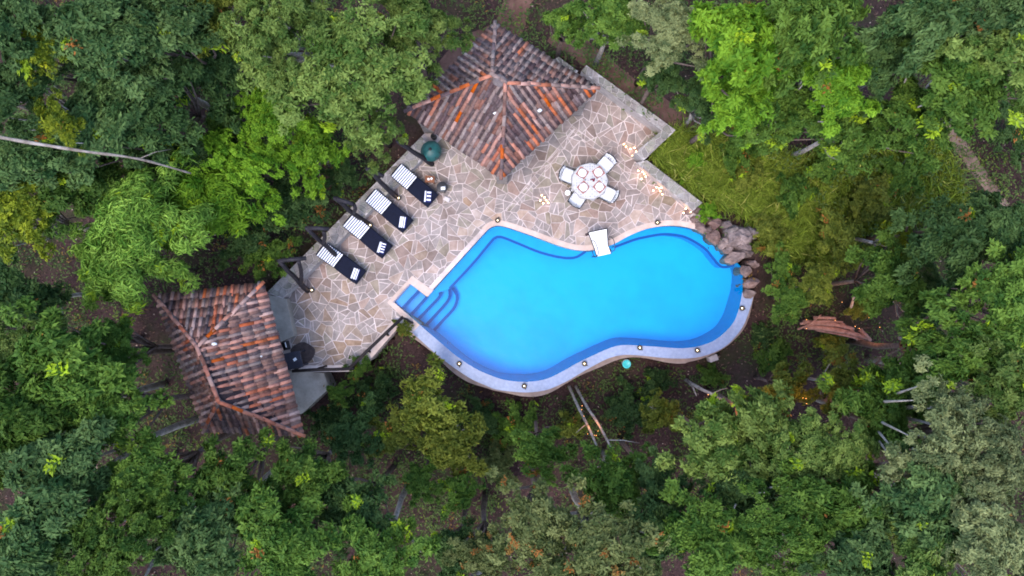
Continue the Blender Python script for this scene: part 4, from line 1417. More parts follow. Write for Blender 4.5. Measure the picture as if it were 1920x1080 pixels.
# ------------------------------------------------------------------ lanterns, candles
M['flame'] = emit('flame', (1.0, .62, .30), 5)
M['lampglow'] = emit('lantern_bulb', (1.0, .78, .5), 3)
M['clayred'] = mat('votive_clay', (.30, .10, .05), .7)
def lantern(label, px_, py_, z=0.0, tail=0):
    c = P(px_, py_, z + .1); c.z = z
    r = tag(empty('lantern', c, tail), label, 'lantern', 'small lanterns round the pool')
    mb = MB(); mb.smooth = True; mb.lathe((0, 0, 0), [(.085, 0), (.095, .03), (.10, .10), (.09, .115), (.075, .11), (.065, .05), (0, .045)], 14); mb.build('lantern_body', M['darkmetal'], r)
    mb = MB(); mb.smooth = True; mb.lathe((0, 0, .05), [(.016, 0), (.019, .03), (.014, .045), (0, .05)], 12); mb.build('bulb', M['lampglow'], r)
    mb = MB(); mb.box((.10, 0, .012), (.10, .05, .02), bev=.006); mb.build('spike_plate', M['darkmetal'], r)
    l = bpy.data.lights.new('lantern_light', 'POINT'); l.energy = .12; l.color = (1, .62, .32); l.shadow_soft_size = .05
    lo = bpy.data.objects.new('lantern_light', l); COL.objects.link(lo); lo.parent = r; lo.location = (0, 0, .2)
for (lab, a, b_, z, t) in [
  ('lantern on the patio between the first and second loungers', 747, 371, 0, 2),
  ('lantern on the patio beside the third lounger from the gazebo', 694, 422, 0, 2),
  ('lantern at the foot of the lowest forked post', 584, 544, 0, 3),
  ('lantern on the paving above the pool corner', 933, 413, .01, 1.2),
  ('lantern on the coping at the top of the right pool lobe', 1233, 417, .01, 0),
  ('lantern on the rim, leftmost of the rim lanterns', 861, 682, -.02, -1.5),
  ('lantern at the lowest point of the pool rim', 983, 724, -.02, -1.2),
  ('lantern on the rim where it starts to climb, third from the left', 1096, 682, -.02, -.6),
  ('lantern on the rim above the teal bucket', 1200, 652, -.02, -.7),
  ('lantern on the rim above the grey box on the ground', 1308, 657, -.02, -.5),
  ('lantern on the rim below the lowest boulder', 1392, 578, -.02, -.2)]:
    lantern(lab, a, b_, z, t)
votive = None
def candle_cluster(where, pix, z=.02, power=.9):
    names = ['leftmost', 'second from the left', 'third from the left', 'fourth from the left', 'fifth from the left', 'rightmost']
    if len(pix) == 5: names.pop(4)
    for k_, (a, b_) in enumerate(sorted(pix)):
        c = P(a, b_, z + .08); c.z = z
        mb = MB(); mb.smooth = True; mb.lathe((0, 0, 0), [(.032, 0), (.038, .06), (.036, .075), (.031, .072), (.028, .055), (0, .05)], 10)
        r = tag(empty('candle', c), names[k_] + ' lit candle ' + where, 'candle', 'candles ' + where)
        mb.build('votive_cup', M['clayred'], r)
        mb = MB(); mb.smooth = True; mb.lathe((0, 0, .058), [(.027, 0), (.026, .006), (.012, .012), (.010, .03), (0, .05)], 10); mb.build('flame', M['flame'], r)
    xs = [p[0] for p in pix]; ys = [p[1] for p in pix]
    l = bpy.data.lights.new('candle_light', 'POINT'); l.energy = power; l.color = (1, .45, .16); l.shadow_soft_size = .15
    lo = bpy.data.objects.new('candle_light', l); COL.objects.link(lo); q = P(sum(xs) / len(xs), sum(ys) / len(ys), z + .22); lo.parent = r; lo.location = q - Vector(r.location)
candle_cluster('on the paving left of the dining table', [(1016, 366), (1021, 370), (1013, 376), (1024, 375), (1028, 380), (1018.5, 381)], .02, .35)
candle_cluster('in the parapet corner behind the table', [(1170, 270), (1174, 275), (1182, 279), (1190, 277), (1193, 284), (1186, 292)], .02)
candle_cluster('at the parapet foot beside the table', [(1197, 320), (1205, 322), (1208, 326), (1211, 331), (1203, 335)], .02)
candle_cluster('by the parapet between table and pool', [(1225, 357), (1231, 351), (1236, 353), (1240, 352), (1238, 358), (1242, 364)], .02)
candle_cluster('on the rocks at the parapet end', [(1276, 378), (1284, 380), (1289, 386), (1286, 391), (1282, 399), (1295, 397)], .12, 1.3)

# ------------------------------------------------------------------ bucket, box, pipe below the rim
c = P(1174, 681, -.7); g0 = gz(c.x, c.y)
bk = tag(empty('plastic_bucket', (c.x, c.y, g0)), 'white plastic bucket with a turquoise lid below the pool rim', 'bucket')
hB = -.62 - g0
mb = MB(); mb.smooth = True; mb.lathe((0, 0, 0), [(.13, 0), (.16, hB * .95), (.16, hB)], 18); mb.build('bucket_body', M['china'], bk)
mb = MB(); mb.smooth = True; mb.lathe((.0, -.02, hB), [(.15, 0), (.165, .01), (.165, .05), (.14, .06), (.12, .045), (0, .045)], 20); mb.build('lid', mat('turquoise_plastic', (.03, .42, .42), .4, .5), bk)
c = P(1336, 671, -.7); g0 = gz(c.x, c.y)
mb = MB(); mb.box((c.x, c.y, (g0 - .6) / 2), (.34, .24, -.6 - g0 + .1), Matrix.Rotation(.35, 3, 'Z'), bev=.02)
tag(mb.build('concrete_box', M['wallmortar']), 'small grey concrete box on the ground below the right end of the rim', 'box')
mb = MB(); mb.smooth = True; mb.tube([P(1408, 497, .05), P(1418, 492, .2)], .035, 8); tag(mb.build('white_pipe', M['china']), 'short white pipe end among the boulders', 'pipe')
# ------------------------------------------------------------------ foliage
def leaves_mesh(name, base, ldir, nrm, length, width, tint, young, old, fold=.18, droop=.15):
    """one folded leaf (two triangles... a kite bent on its midrib) for each row"""
    n = len(base)
    side = np.cross(ldir, nrm); side /= np.linalg.norm(side, axis=1, keepdims=True) + 1e-9
    nn = np.cross(side, ldir)
    Lc = length[:, None]; Wc = width[:, None]
    mid = base + ldir * Lc * .45
    v = np.empty((n, 4, 3), np.float32)
    v[:, 0] = base
    v[:, 1] = mid + side * Wc * .5 + nn * Wc * fold
    v[:, 2] = base + ldir * Lc - nn * Lc * droop
    v[:, 3] = mid - side * Wc * .5 + nn * Wc * fold
    me = bpy.data.meshes.new(name)
    me.vertices.add(n * 4); me.vertices.foreach_set('co', v.reshape(-1))
    tri = np.empty((n, 2, 3), np.int32); b0 = (np.arange(n) * 4)[:, None]
    tri[:, 0] = b0 + np.array([0, 1, 2]); tri[:, 1] = b0 + np.array([0, 2, 3])
    me.loops.add(n * 6); me.loops.foreach_set('vertex_index', tri.reshape(-1))
    me.polygons.add(n * 2); me.polygons.foreach_set('loop_start', np.arange(n * 2, dtype=np.int32) * 3); me.polygons.foreach_set('loop_total', np.full(n * 2, 3, np.int32))
    at = me.attributes.new('tint', 'FLOAT_COLOR', 'POINT')
    col = np.ones((n, 4, 4), np.float32)
    col[:, :, 0] = tint[:, None]; col[:, :, 1] = young[:, None]; col[:, :, 2] = old[:, None]
    at.data.foreach_set('color', col.reshape(-1))
    me.update(); me.validate()
    return me

def unit(a):
    return a / (np.linalg.norm(a, axis=1, keepdims=True) + 1e-9)

def crown(name, R, seed, nlobe, ntip, nleaf, L, Wd, flat=.6, young_p=.03, old_p=.0, droop=.15, spray=.35, hang=0.0):
    r = np.random.default_rng(seed)
    lobes = []; ends = []
    ph = r.uniform(0, 6.28)
    for i in range(3):
        lobes.append((np.array([r.normal(0, .12) * R, r.normal(0, .12) * R, R * flat * r.uniform(.35, .6)]), R * r.uniform(.2, .3)))
    for i in range(nlobe):
        th = ph + i * 6.283 / nlobe + r.uniform(-.28, .28); ell = R * r.uniform(.55, 1.22); z0 = r.uniform(-.22, .24) * R; bend = r.uniform(-.5, .5)
        for t in (.34, .55, .76, .97):
            a_ = th + bend * t * t
            lobes.append((np.array([ell * t * math.cos(a_), ell * t * math.sin(a_), z0 * (.4 + .6 * t) + R * flat * (.42 - .62 * t * t)]) + r.normal(0, .05, 3) * R,
                          R * r.uniform(.13, .25) * (1.2 - .5 * t)))
        ends.append(lobes[-2][0])
    T = []; D = []; yg = []; tn = []; od = []; sz_l = []
    wsum = sum(l[1] ** 2 for l in lobes)
    for c, lr in lobes:
        m = max(6, int(ntip * lr * lr / wsum)); lsz = r.uniform(.78, 1.25); lt = r.uniform(-.16, .16)
        # several sub-clumps on the lobe make light and dark tufts
        d = unit(r.normal(size=(m, 3)) * np.array([1, 1, .8])); d[:, 2] = np.where(d[:, 2] < -.35, -d[:, 2], d[:, 2])
        k = max(3, int(m / 12)); sub = unit(r.normal(size=(k, 3))); sub[:, 2] = np.abs(sub[:, 2]) - .15
        idx = np.argmax(d @ sub.T, axis=1)
        subr = r.uniform(.55, 1.30, k); subt = r.random(k); suby = (r.random(k) < young_p).astype(float); subo = (r.random(k) < old_p).astype(float)
        pull = r.uniform(.2, .65, m)[:, None]
        dd = unit(d * (1 - pull) + sub[idx] * pull)
        rr = lr * subr[idx] * np.where(r.random(m) < .2, r.uniform(.35, .8, m), r.uniform(.85, 1.06, m))
        T.append(c + dd * rr[:, None] * np.array([1, 1, .62])); D.append(unit(dd + np.array([0, 0, .45])))
        sz_l.append(np.full(m, lsz)); tn.append(np.clip(.35 * r.random(m) + .6 * subt[idx] - .05 + lt, 0, 1)); yg.append(suby[idx] * (r.random(m) < .8)); od.append(subo[idx] * (r.random(m) < .6))
    T = np.vstack(T); D = np.vstack(D); tn = np.concatenate(tn); yg = np.concatenate(yg); od = np.concatenate(od)
    m = len(T)
    base = np.repeat(T, nleaf, 0); dd = np.repeat(D, nleaf, 0); n = m * nleaf
    rnd = unit(r.normal(size=(n, 3)))
    tan = unit(rnd - dd * np.sum(rnd * dd, 1, keepdims=True))
    ld = unit(dd * spray + tan + np.array([0, 0, -hang]))
    nr = unit(dd + .45 * r.normal(size=(n, 3)))
    szl = np.repeat(np.concatenate(sz_l), nleaf); ln = L * szl * r.uniform(.65, 1.25, n); wd = Wd * szl * r.uniform(.75, 1.2, n)
    base = base + r.normal(size=(n, 3)) * L * .22
    tint = np.clip(np.repeat(tn, nleaf) + r.uniform(-.18, .18, n), 0, 1)
    yv = np.clip(np.repeat(yg, nleaf) * r.uniform(.5, 1, n), 0, 1); ov = np.clip(np.repeat(od, nleaf) * (r.random(n) < .6), 0, 1)
    me = leaves_mesh(name, base.astype(np.float32), ld, nr, ln, wd, tint, yv, ov, droop=droop)
    return me, ends

CR = {
 'broad': [crown('crown', 2.0, 101 + i, 10 + i % 3, 1900, 8, .20, .088, .6, .010, .008) for i in range(5)],
 'fine': [crown('crown', 2.0, 201 + i, 11 + i % 2, 3200, 8, .12, .052, .6, .012, .0) for i in range(4)],
 'feather': [crown('crown', 2.0, 301 + i, 11, 1900, 8, .27, .05, .5, .05, .0, .3, .25, .35) for i in range(3)],
 'shrub': [crown('crown', 1.2, 401 + i, 9, 1000, 8, .135, .062, .55, .03, .02) for i in range(4)],
 'rusty': [crown('crown', 2.0, 501 + i, 10, 2000, 8, .155, .072, .6, .02, .10) for i in range(2)],
}
CRR = {'broad': 2.0, 'fine': 2.0, 'feather': 2.0, 'shrub': 1.2, 'rusty': 2.0}

tree_n = 0
def tree(px_, py_, rpx, zc, style, colour, label, cat=None, trunk='trunk', lean=None):
    global tree_n
    tree_n += 1
    rg = random.Random(tree_n * 17 + 5)
    c = P(px_, py_, zc)
    R = rpx / FPX * (H - zc)
    var = tree_n % len(CR[style])
    me, lobes = CR[style][var]
    s = R / CRR[style] * 1.08
    lx, ly = lean or (rg.uniform(-.35, .35) * min(1, zc / 3), rg.uniform(-.35, .35) * min(1, zc / 3))
    bx_, by_ = c.x + lx, c.y + ly
    g0 = gz(bx_, by_)
    shrub = zc < 2.3
    name = 'shrub' if shrub else 'tree'
    root = empty(name, (bx_, by_, g0))
    tag(root, label, cat or name, 'shrubs round the patio' if shrub else 'trees of the surrounding forest')
    rot = rg.uniform(0, 6.28)
    co = link('crown', me, root)
    co.location = (c.x - bx_, c.y - by_, zc - g0)
    co.rotation_euler = (rg.uniform(-.12, .12), rg.uniform(-.12, .12), rot)
    sz = s * rg.uniform(.85, 1.1)
    ax = rg.uniform(.82, 1.2); co.scale = (s * ax, s / ax, sz)
    if not me.materials: me.materials.append(LEAF['mid'])
    co.material_slots[0].link = 'OBJECT'; co.material_slots[0].material = LEAF[colour]
    # trunk with limbs that reach into the lobes
    mb = MB(); mb.smooth = True
    hC = zc - g0
    r0 = .03 + .02 * hC * (.6 if not shrub else .5)
    fk = Vector(((c.x - bx_) * .6, (c.y - by_) * .6, hC * .55))
    mb.tube([(0, 0, -.15), (rg.uniform(-.08, .08), rg.uniform(-.08, .08), hC * .28), fk], [r0 * 1.25, r0, r0 * .8], 7)
    Rm = Matrix.Rotation(rot, 3, 'Z')
    for i, l in enumerate(lobes):
        if i % 2 and hC < 3: continue
        e = Rm @ Vector((l[0] * s, l[1] * s, l[2] * sz)) + Vector((c.x - bx_, c.y - by_, hC - .05))
        mid = fk.lerp(e, .5) + Vector((rg.uniform(-.15, .15), rg.uniform(-.15, .15), -.1 * R))
        mb.tube([fk - Vector((0, 0, .05)), mid, e], [r0 * .55, r0 * .36, r0 * .12], 6)
    mb.build('trunk' if not shrub else 'stem', M['palebark'] if tree_n % 3 == 0 else M['trunk'], root, fix=False)
    return root

TREES = [
 # upper left
 (640, 125, 150, 6.0, 'fine', 'sage', 'broad sage green tree overhanging the left side of the gazebo'),
 (775, 55, 85, 5.5, 'fine', 'sage', 'sage green tree between the gazebo roof and the top edge of the photo'),
 (530, 30, 105, 6.5, 'fine', 'sage', 'sage green tree at the top edge left of the gazebo'),
 (690, 215, 75, 4.2, 'fine', 'sage', 'sage green crown reaching towards the first timber post'),
 (520, 215, 75, 3.0, 'fine', 'bright', 'bright green tree tucked under the broad sage tree'),
 (585, 285, 60, 2.5, 'shrub', 'bright', 'bright green bush beyond the parapet by the second post'),
 (455, 315, 80, 2.8, 'fine', 'bright', 'bright green tree right of the end of the pale fallen trunk'),
 (375, 380, 90, 3.2, 'feather', 'bright', 'bright feathery tree below the end of the pale fallen trunk'),
 (265, 405, 105, 4.4, 'feather', 'pale', 'pale feathery tree above the lowest pale tree at the left'),
 (240, 480, 92, 4.2, 'feather', 'pale', 'palest feathery tree above the pool house roof'),
 (150, 350, 80, 4.4, 'broad', 'mid', 'green tree below the middle of the pale fallen trunk'),
 (35, 400, 70, 5.0, 'broad', 'yellow', 'yellow-green tree on the left edge below the pale fallen trunk'),
 (70, 290, 85, 5.4, 'broad', 'bluegreen', 'blue-green tree behind the left end of the pale fallen trunk'),
 (190, 235, 95, 5.4, 'broad', 'bluegreen', 'blue-green tree just above the pale fallen trunk'),
 (110, 225, 48, 6.6, 'shrub', 'yellow', 'small yellow-leaved crown above the pale fallen trunk'),
 (300, 190, 95, 4.8, 'broad', 'dark', 'dark tree in the shade left of the broad sage tree'),
 (75, 85, 62, 7.0, 'broad', 'yellow', 'yellow-green crown near the top left corner'),
 (180, 70, 105, 6.8, 'broad', 'bluegreen', 'blue-green tree at the upper left beside the yellow crown'),
 (305, 60, 95, 6.2, 'broad', 'bluegreen', 'blue-green tree third from the top left corner'),
 (395, 35, 65, 5.6, 'broad', 'olive', 'olive tree at the top edge with yellowish leaves'),
 (20, 170, 85, 6.6, 'broad', 'dark', 'dark tree on the left edge under the yellow-green crown'),
 (395, 130, 75, 3.6, 'shrub', 'dark', 'dark low tree in the hollow left of the broad sage tree'),
 (300, 290, 75, 3.2, 'broad', 'dark', 'dark tree directly above the end of the pale fallen trunk'),
 (535, 390, 62, 1.7, 'shrub', 'dark', 'dark shrub outside the parapet opposite the third post'),
 (505, 480, 42, 1.3, 'shrub', 'mid', 'green shrub at the lower end of the parapet'),
 (465, 448, 48, 1.5, 'shrub', 'dark', 'dark shrub between the pale feathery trees and the parapet'),
 (45, 560, 85, 3.6, 'shrub', 'dark', 'very dark tree on the left edge above the big green trees'),
 (420, 250, 55, 2.2, 'shrub', 'mid', 'green shrub in the shade under the broad sage tree'),
 (10, 20, 90, 7.6, 'broad', 'bluegreen', 'blue-green tree in the top left corner'),
 (640, 330, 34, 1.2, 'shrub', 'dark', 'small dark shrub outside the parapet at the second post'),
 # lower left
 (130, 700, 115, 5.8, 'broad', 'mid', 'large green tree left of the pool house roof'),
 (205, 775, 80, 5.6, 'broad', 'mid', 'green tree touching the left eave of the pool house'),
 (35, 790, 105, 6.2, 'broad', 'mid', 'green tree on the left edge level with the pool house'),
 (222, 655, 55, 4.2, 'broad', 'mid', 'green tree at the upper left corner of the pool house roof'),
 (20, 660, 80, 5.6, 'fine', 'sage', 'sage tree on the left edge beside the large green tree'),
 (130, 880, 110, 6.4, 'broad', 'bluegreen', 'blue-green tree second from the bottom left corner'),
 (275, 905, 88, 6.0, 'broad', 'mid', 'green tree below the lower left corner of the pool house'),
 (50, 1010, 120, 7.0, 'broad', 'bluegreen', 'blue-green tree in the bottom left corner'),
 (210, 1035, 105, 6.8, 'fine', 'mid', 'small-leaved green tree at the bottom edge left'),
 (430, 898, 80, 5.0, 'broad', 'mid', 'green tree with tufted leaves at the lower eave of the pool house'),
 (565, 898, 78, 4.6, 'broad', 'mid', 'green tree with tufted leaves below the concrete slab'),
 (380, 1000, 100, 5.6, 'broad', 'bluegreen', 'blue-green tree at the bottom edge below the pool house'),
 (530, 1020, 100, 5.6, 'broad', 'mid', 'green tree at the bottom edge left of the reddish clearing'),
 (670, 945, 75, 4.2, 'broad', 'dark', 'dark tree left of the reddish clearing'),
 (710, 1045, 85, 5.0, 'broad', 'mid', 'green tree at the bottom edge below the reddish clearing'),
 (660, 820, 55, 1.5, 'shrub', 'dark', 'dark shrub right of the lower corner of the pool house'),
 (800, 760, 72, 1.6, 'shrub', 'olive', 'olive shrub below the left of the pool rim'),
 (845, 830, 68, 1.6, 'shrub', 'olive', 'olive shrub, lower of the two below the pool rim'),
 (740, 815, 50, 1.3, 'shrub', 'olive', 'small olive shrub left of the olive pair below the pool'),
 (790, 905, 40, 1.5, 'shrub', 'mid', 'small green shrub at the left of the reddish clearing'),
 (865, 925, 42, 1.5, 'shrub', 'mid', 'small green shrub at the right of the reddish clearing'),
 (635, 735, 26, .1, 'shrub', 'mid', 'low leafy plant beside the concrete slab'),
 (673, 690, 24, .2, 'shrub', 'mid', 'low leafy plant at the corner of the handrail'),
 (757, 617, 17, .25, 'shrub', 'olive', 'small leafy plant under the upper end of the handrail'),
 (860, 1030, 60, 3.4, 'broad', 'dark', 'dark tree at the bottom edge beside the rusty crown'),
 # bottom middle
 (1010, 840, 58, 2.4, 'shrub', 'mid', 'green tree below the lowest point of the pool'),
 (1150, 905, 72, 3.4, 'broad', 'mid', 'green tree where the twin trunks lead'),
 (1225, 900, 42, 3.8, 'broad', 'bluegreen', 'blue-green crown right of the twin-trunk tree'),
 (1010, 985, 92, 6.0, 'rusty', 'rust', 'grey-olive tree with rusty leaves at the bottom centre'),
 (1125, 1030, 105, 6.4, 'rusty', 'rust', 'grey-olive tree with rusty leaves, right of the pair at the bottom'),
 (905, 1040, 60, 5.0, 'rusty', 'rust', 'small grey-olive crown at the bottom edge left of the rusty pair'),
 (1235, 985, 75, 4.6, 'broad', 'dark', 'dark tree right of the rusty pair'),
 (1240, 775, 44, 1.2, 'shrub', 'olive', 'olive shrub by the forked trunk below the pool'),
 (1352, 838, 84, 4.2, 'broad', 'sage', 'sage tree over the forked trunk'),
 (1440, 795, 85, 4.8, 'broad', 'sage', 'sage tree with lime tips right of the forked trunk'),
 (1510, 860, 85, 5.4, 'fine', 'sage', 'small-leaved sage tree at the lower right'),
 (1390, 905, 85, 4.4, 'broad', 'dark', 'dark tree under the sage pair at the lower right'),
 (1330, 1010, 95, 5.4, 'broad', 'mid', 'green tree at the bottom edge right of the rusty pair'),
 (1470, 990, 105, 6.0, 'fine', 'mid', 'small-leaved green tree at the bottom edge, lower right'),
 (1590, 950, 95, 6.0, 'broad', 'mid', 'green tree in the lower right forest'),
 (1610, 1050, 85, 6.6, 'broad', 'bluegreen', 'blue-green tree at the bottom edge, lower right'),
 (905, 790, 40, -.9, 'shrub', 'dark', 'low dark bush under the lowest point of the rim, left one'),
 (965, 800, 44, -.9, 'shrub', 'mid', 'low green bush left of the twin trunks'),
 (1175, 770, 44, -.9, 'shrub', 'dark', 'low dark bush right of the twin trunks'),
 (1230, 720, 34, -1.0, 'shrub', 'dark', 'low dark bush between the turquoise bucket and the forked trunk'),
 (1330, 705, 28, -1.0, 'shrub', 'mid', 'low green bush just below the grey concrete box'),
 (700, 745, 44, -.8, 'shrub', 'dark', 'low dark bush between the handrail and the olive pair'),
 (1425, 625, 34, -.9, 'shrub', 'dark', 'low dark bush beside the end of the rim'),
 (1450, 670, 40, -.9, 'shrub', 'mid', 'low green bush left of the log pile'),
 (930, 870, 44, -.8, 'shrub', 'rust', 'low brownish bush in the reddish clearing'),
 (1075, 800, 30, -.9, 'shrub', 'olive', 'low olive bush at the foot of the twin trunks'),
 (620, 790, 40, -.6, 'shrub', 'dark', 'low dark bush below the tip of the concrete slab'),
 (1560, 650, 34, -.5, 'shrub', 'olive', 'low olive bush just under the log pile'),
 (1610, 575, 30, -.2, 'shrub', 'olive', 'low olive bush behind the log pile'),
 # right
 (1640, 775, 80, 4.8, 'broad', 'mid', 'green tree below the logs at the right'),
 (1590, 850, 70, 5.4, 'fine', 'sage', 'small sage tree between the logs and the pale grey crowns'),
 (1765, 815, 105, 7.0, 'fine', 'grey', 'pale grey-green tree at the right'),
 (1850, 870, 90, 7.2, 'fine', 'grey', 'pale grey-green tree on the right, lower of the pair'),
 (1720, 945, 105, 6.8, 'broad', 'bluegreen', 'blue-green tree below the pale grey-green pair'),
 (1850, 1010, 110, 7.4, 'fine', 'grey', 'pale grey-green tree in the bottom right corner'),
 (1720, 1060, 85, 7.0, 'broad', 'sage', 'sage tree at the bottom edge near the right corner'),
 (1465, 725, 52, 1.5, 'shrub', 'olive', 'olive shrub below the pool-side logs'),
 (1575, 722, 52, 1.8, 'shrub', 'olive', 'olive shrub under the middle of the logs'),
 (1700, 715, 80, 4.2, 'broad', 'mid', 'green tree right of the logs'),
 (1800, 660, 100, 5.8, 'broad', 'mid', 'green tree near the right edge level with the rim'),
 (1890, 720, 80, 6.6, 'broad', 'sage', 'sage tree on the right edge'),
 (1890, 560, 95, 6.0, 'broad', 'mid', 'green tree on the right edge below the dark tree'),
 (1668, 522, 72, 3.6, 'broad', 'mid', 'green tree above the logs'),
 (1530, 530, 46, 1.4, 'shrub', 'olive', 'olive shrub above the left end of the logs'),
 (1482, 566, 44, 1.3, 'shrub', 'mid', 'green shrub beside the lower boulders'),
 (1465, 503, 34, .8, 'shrub', 'mid', 'green shrub beside the middle boulders'),
 (1328, 394, 20, .3, 'shrub', 'bright', 'bright green weed between the candles and the flat-topped boulder'),
 (1785, 440, 92, 4.8, 'broad', 'dark', 'dark tree below the dirt path at the right'),
 (1885, 455, 75, 5.2, 'broad', 'dark', 'dark tree on the right edge below the dirt path'),
 (1690, 455, 38, 2.6, 'shrub', 'yellow', 'small yellow-green bush left of the dark tree'),
 (1570, 440, 50, .6, 'shrub', 'olive', 'low olive scrub right of the tall grass'),
 (1630, 370, 52, .6, 'shrub', 'olive', 'low olive scrub left of the dirt path'),
 (1735, 560, 64, 3.0, 'broad', 'bluegreen', 'blue-green tree between the logs and the dark tree'),
 (1395, 335, 36, .3, 'shrub', 'olive', 'low leafy clump in the tall grass above the largest boulder'),
 (1300, 300, 30, .2, 'shrub', 'bright', 'low bright clump in the tall grass nearest the parapet corner'),
 (1490, 360, 42, .4, 'shrub', 'mid', 'low green clump at the right end of the tall grass'),
 (1440, 430, 40, .4, 'shrub', 'olive', 'low olive clump in the tall grass right of the largest boulder'),
 (1380, 280, 40, .5, 'shrub', 'mid', 'low green clump along the upper edge of the tall grass'),
 (1690, 330, 45, .4, 'shrub', 'mid', 'low green clump just left of the dirt path'),
 (1560, 300, 48, .6, 'shrub', 'mid', 'low green clump under the trees above the dirt path'),
 # upper right
 (1062, 40, 42, 3.6, 'broad', 'mid', 'small green tree beside the earth path at the top'),
 (1150, 38, 66, 4.4, 'broad', 'mid', 'green tree at the top edge right of the earth path'),
 (1262, 62, 84, 5.4, 'fine', 'grey', 'grey-green small-leaved tree at the top right of the gazebo'),
 (1240, 132, 46, 3.4, 'broad', 'dark', 'dark tree above the corner of the parapet'),
 (1315, 185, 56, 3.2, 'broad', 'dark', 'dark tree above the tall grass'),
 (1390, 90, 108, 6.4, 'broad', 'bright', 'bright large-leaved tree right of the grey-green tree'),
 (1510, 60, 105, 6.8, 'broad', 'mid', 'large-leaved green tree at the top edge beside the bright trees'),
 (1560, 160, 75, 5.8, 'broad', 'bright', 'bright large-leaved tree, lowest right of the bright group'),
 (1390, 195, 75, 4.8, 'broad', 'bright', 'bright large-leaved tree nearest the tall grass'),
 (1485, 220, 80, 4.4, 'broad', 'mid', 'green tree below the bright group'),
 (1605, 235, 78, 4.0, 'broad', 'mid', 'green tree right of the tall grass'),
 (1650, 110, 75, 5.6, 'broad', 'dark', 'dark tree right of the bright group'),
 (1745, 40, 100, 6.6, 'broad', 'bluegreen', 'blue-green tree at the top edge near the right corner'),
 (1790, 160, 95, 6.2, 'broad', 'mid', 'green tree above the dirt path'),
 (1880, 110, 90, 6.8, 'broad', 'sage', 'sage tree on the right edge above the dirt path'),
 (1705, 220, 70, 4.8, 'broad', 'mid', 'green tree left of the upper end of the dirt path'),
 (1890, 10, 85, 7.4, 'broad', 'bluegreen', 'blue-green tree in the top right corner'),
 (1900, 245, 50, .5, 'shrub', 'dark', 'dark shrub on the right edge beside the dirt path'),
]
for t in TREES: tree(*t)

# ------------------------------------------------------------------ trunks and logs one can see
def log(name, label, pts, radii, material, cat, twigs=(), group=None):
    pts = [Vector(p) for p in pts]
    root = tag(empty(name, pts[0]), label, cat, group); O = pts[0]
    mb = MB(); mb.smooth = True
    cp = catmull(pts, 5); n = len(cp)
    rr = [radii[0] + (radii[1] - radii[0]) * i / (n - 1) + .006 * math.sin(i * 1.7) for i in range(n)]
    mb.tube(cp, rr, 8); mb.build('bark', material, root, O)
    for (a, b_, r) in twigs:
        mb = MB(); mb.smooth = True; a = Vector(a); b_ = Vector(b_)
        mb.tube([a, a.lerp(b_, .5) + Vector((.03, .05, .03)), b_], [r, r * .8, r * .4], 6); mb.build('twig', material, root, O)
    return root
def G(px_, py_, dz=0.1):
    p = P(px_, py_, -.9); p = P(px_, py_, gz(p.x, p.y) + dz); return p
M['tanbark'] = mat('tan_bark', (.11, .085, .065), .9, .2, 0, 3, .8, (.30, .26, .235))
log('leaning_trunk', 'long pale bare trunk lying across the forest at the left', [P(-30, 252, 7.3), P(60, 268, 7.2), P(160, 284, 7.0), P(260, 298, 6.4), P(358, 325, 5.2)], (.055, .028), M['tanbark'], 'trunk',
    [(P(260, 298, 6.4), P(320, 280, 5.8), .014)])
log('slender_trunk', 'slender leaning trunk below the pool, left of the twin trunks', [G(1066, 722, -.1), P(1085, 765, -.1), P(1103, 800, 1.2), P(1118, 834, 2.4)], (.06, .04), M['palebark'], 'trunk', [(P(1100, 795, 1.0), P(1080, 812, 1.0), .02)], 'twin trunks')
log('slender_trunk', 'slender leaning trunk below the pool, right of the twin trunks', [G(1078, 722, -.1), P(1100, 762, 0), P(1122, 795, 1.2), P(1146, 840, 2.4)], (.06, .04), M['palebark'], 'trunk', [(P(1135, 825, 2.0), P(1200, 831, 2.2), .02)], 'twin trunks')
log('forked_trunk', 'forked bare trunk below the right lobe of the pool', [G(1284, 711, -.1), P(1310, 727, .2), P(1340, 742, .9), P(1366, 758, 1.6)], (.07, .045), M['palebark'], 'trunk', [(P(1289, 715, -.8), P(1306, 742, .3), .05), (P(1335, 738, .8), P(1364, 728, 1.0), .02)])
for i, (a, b_, c_, r, lab) in enumerate([
   ((1505, 604), (1560, 608), (1600, 617), .10, 'reddish fallen log, upper of the pile beyond the pool'),
   ((1508, 612), (1570, 619), (1628, 634), .11, 'reddish fallen log, lower of the pile beyond the pool'),
   ((1525, 596), (1552, 596), (1566, 597), .07, 'short grey fallen log on top of the pile'),
   ((1500, 607), (1545, 602), (1580, 604), .05, 'thin brown pole lying along the upper side of the log pile'),
   ((1530, 618), (1590, 630), (1622, 640), .06, 'thin brown pole lying along the lower side of the log pile'),
   ((1575, 604), (1600, 622), (1608, 640), .045, 'thin brown stick crossing the right part of the log pile'),
   ((1495, 618), (1520, 606), (1540, 590), .04, 'thin brown stick crossing the left part of the log pile'),
   ((1612, 618), (1622, 628), (1632, 638), .09, 'short log end at the right of the pile')]):
    log('fallen_log', lab, [G(*a, .7), G(*b_, .85), G(*c_, .75)], (r, r * .75), mat('red_bark%d' % i, (.15, .075, .06), .9, .2, 0, 7, .7, (.30, .18, .15)), 'log', (), 'fallen logs')
log('fallen_log', 'thin grey fallen log right of the log pile, upper', [P(1685, 634, 2.5), P(1720, 636, 2.6), P(1760, 637, 2.8)], (.06, .04), M['palebark'], 'log', (), 'fallen logs')
log('fallen_log', 'thin grey fallen log right of the log pile, lower', [P(1690, 645, 2.5), P(1725, 648, 2.6), P(1765, 648, 2.8)], (.06, .04), M['palebark'], 'log', (), 'fallen logs')
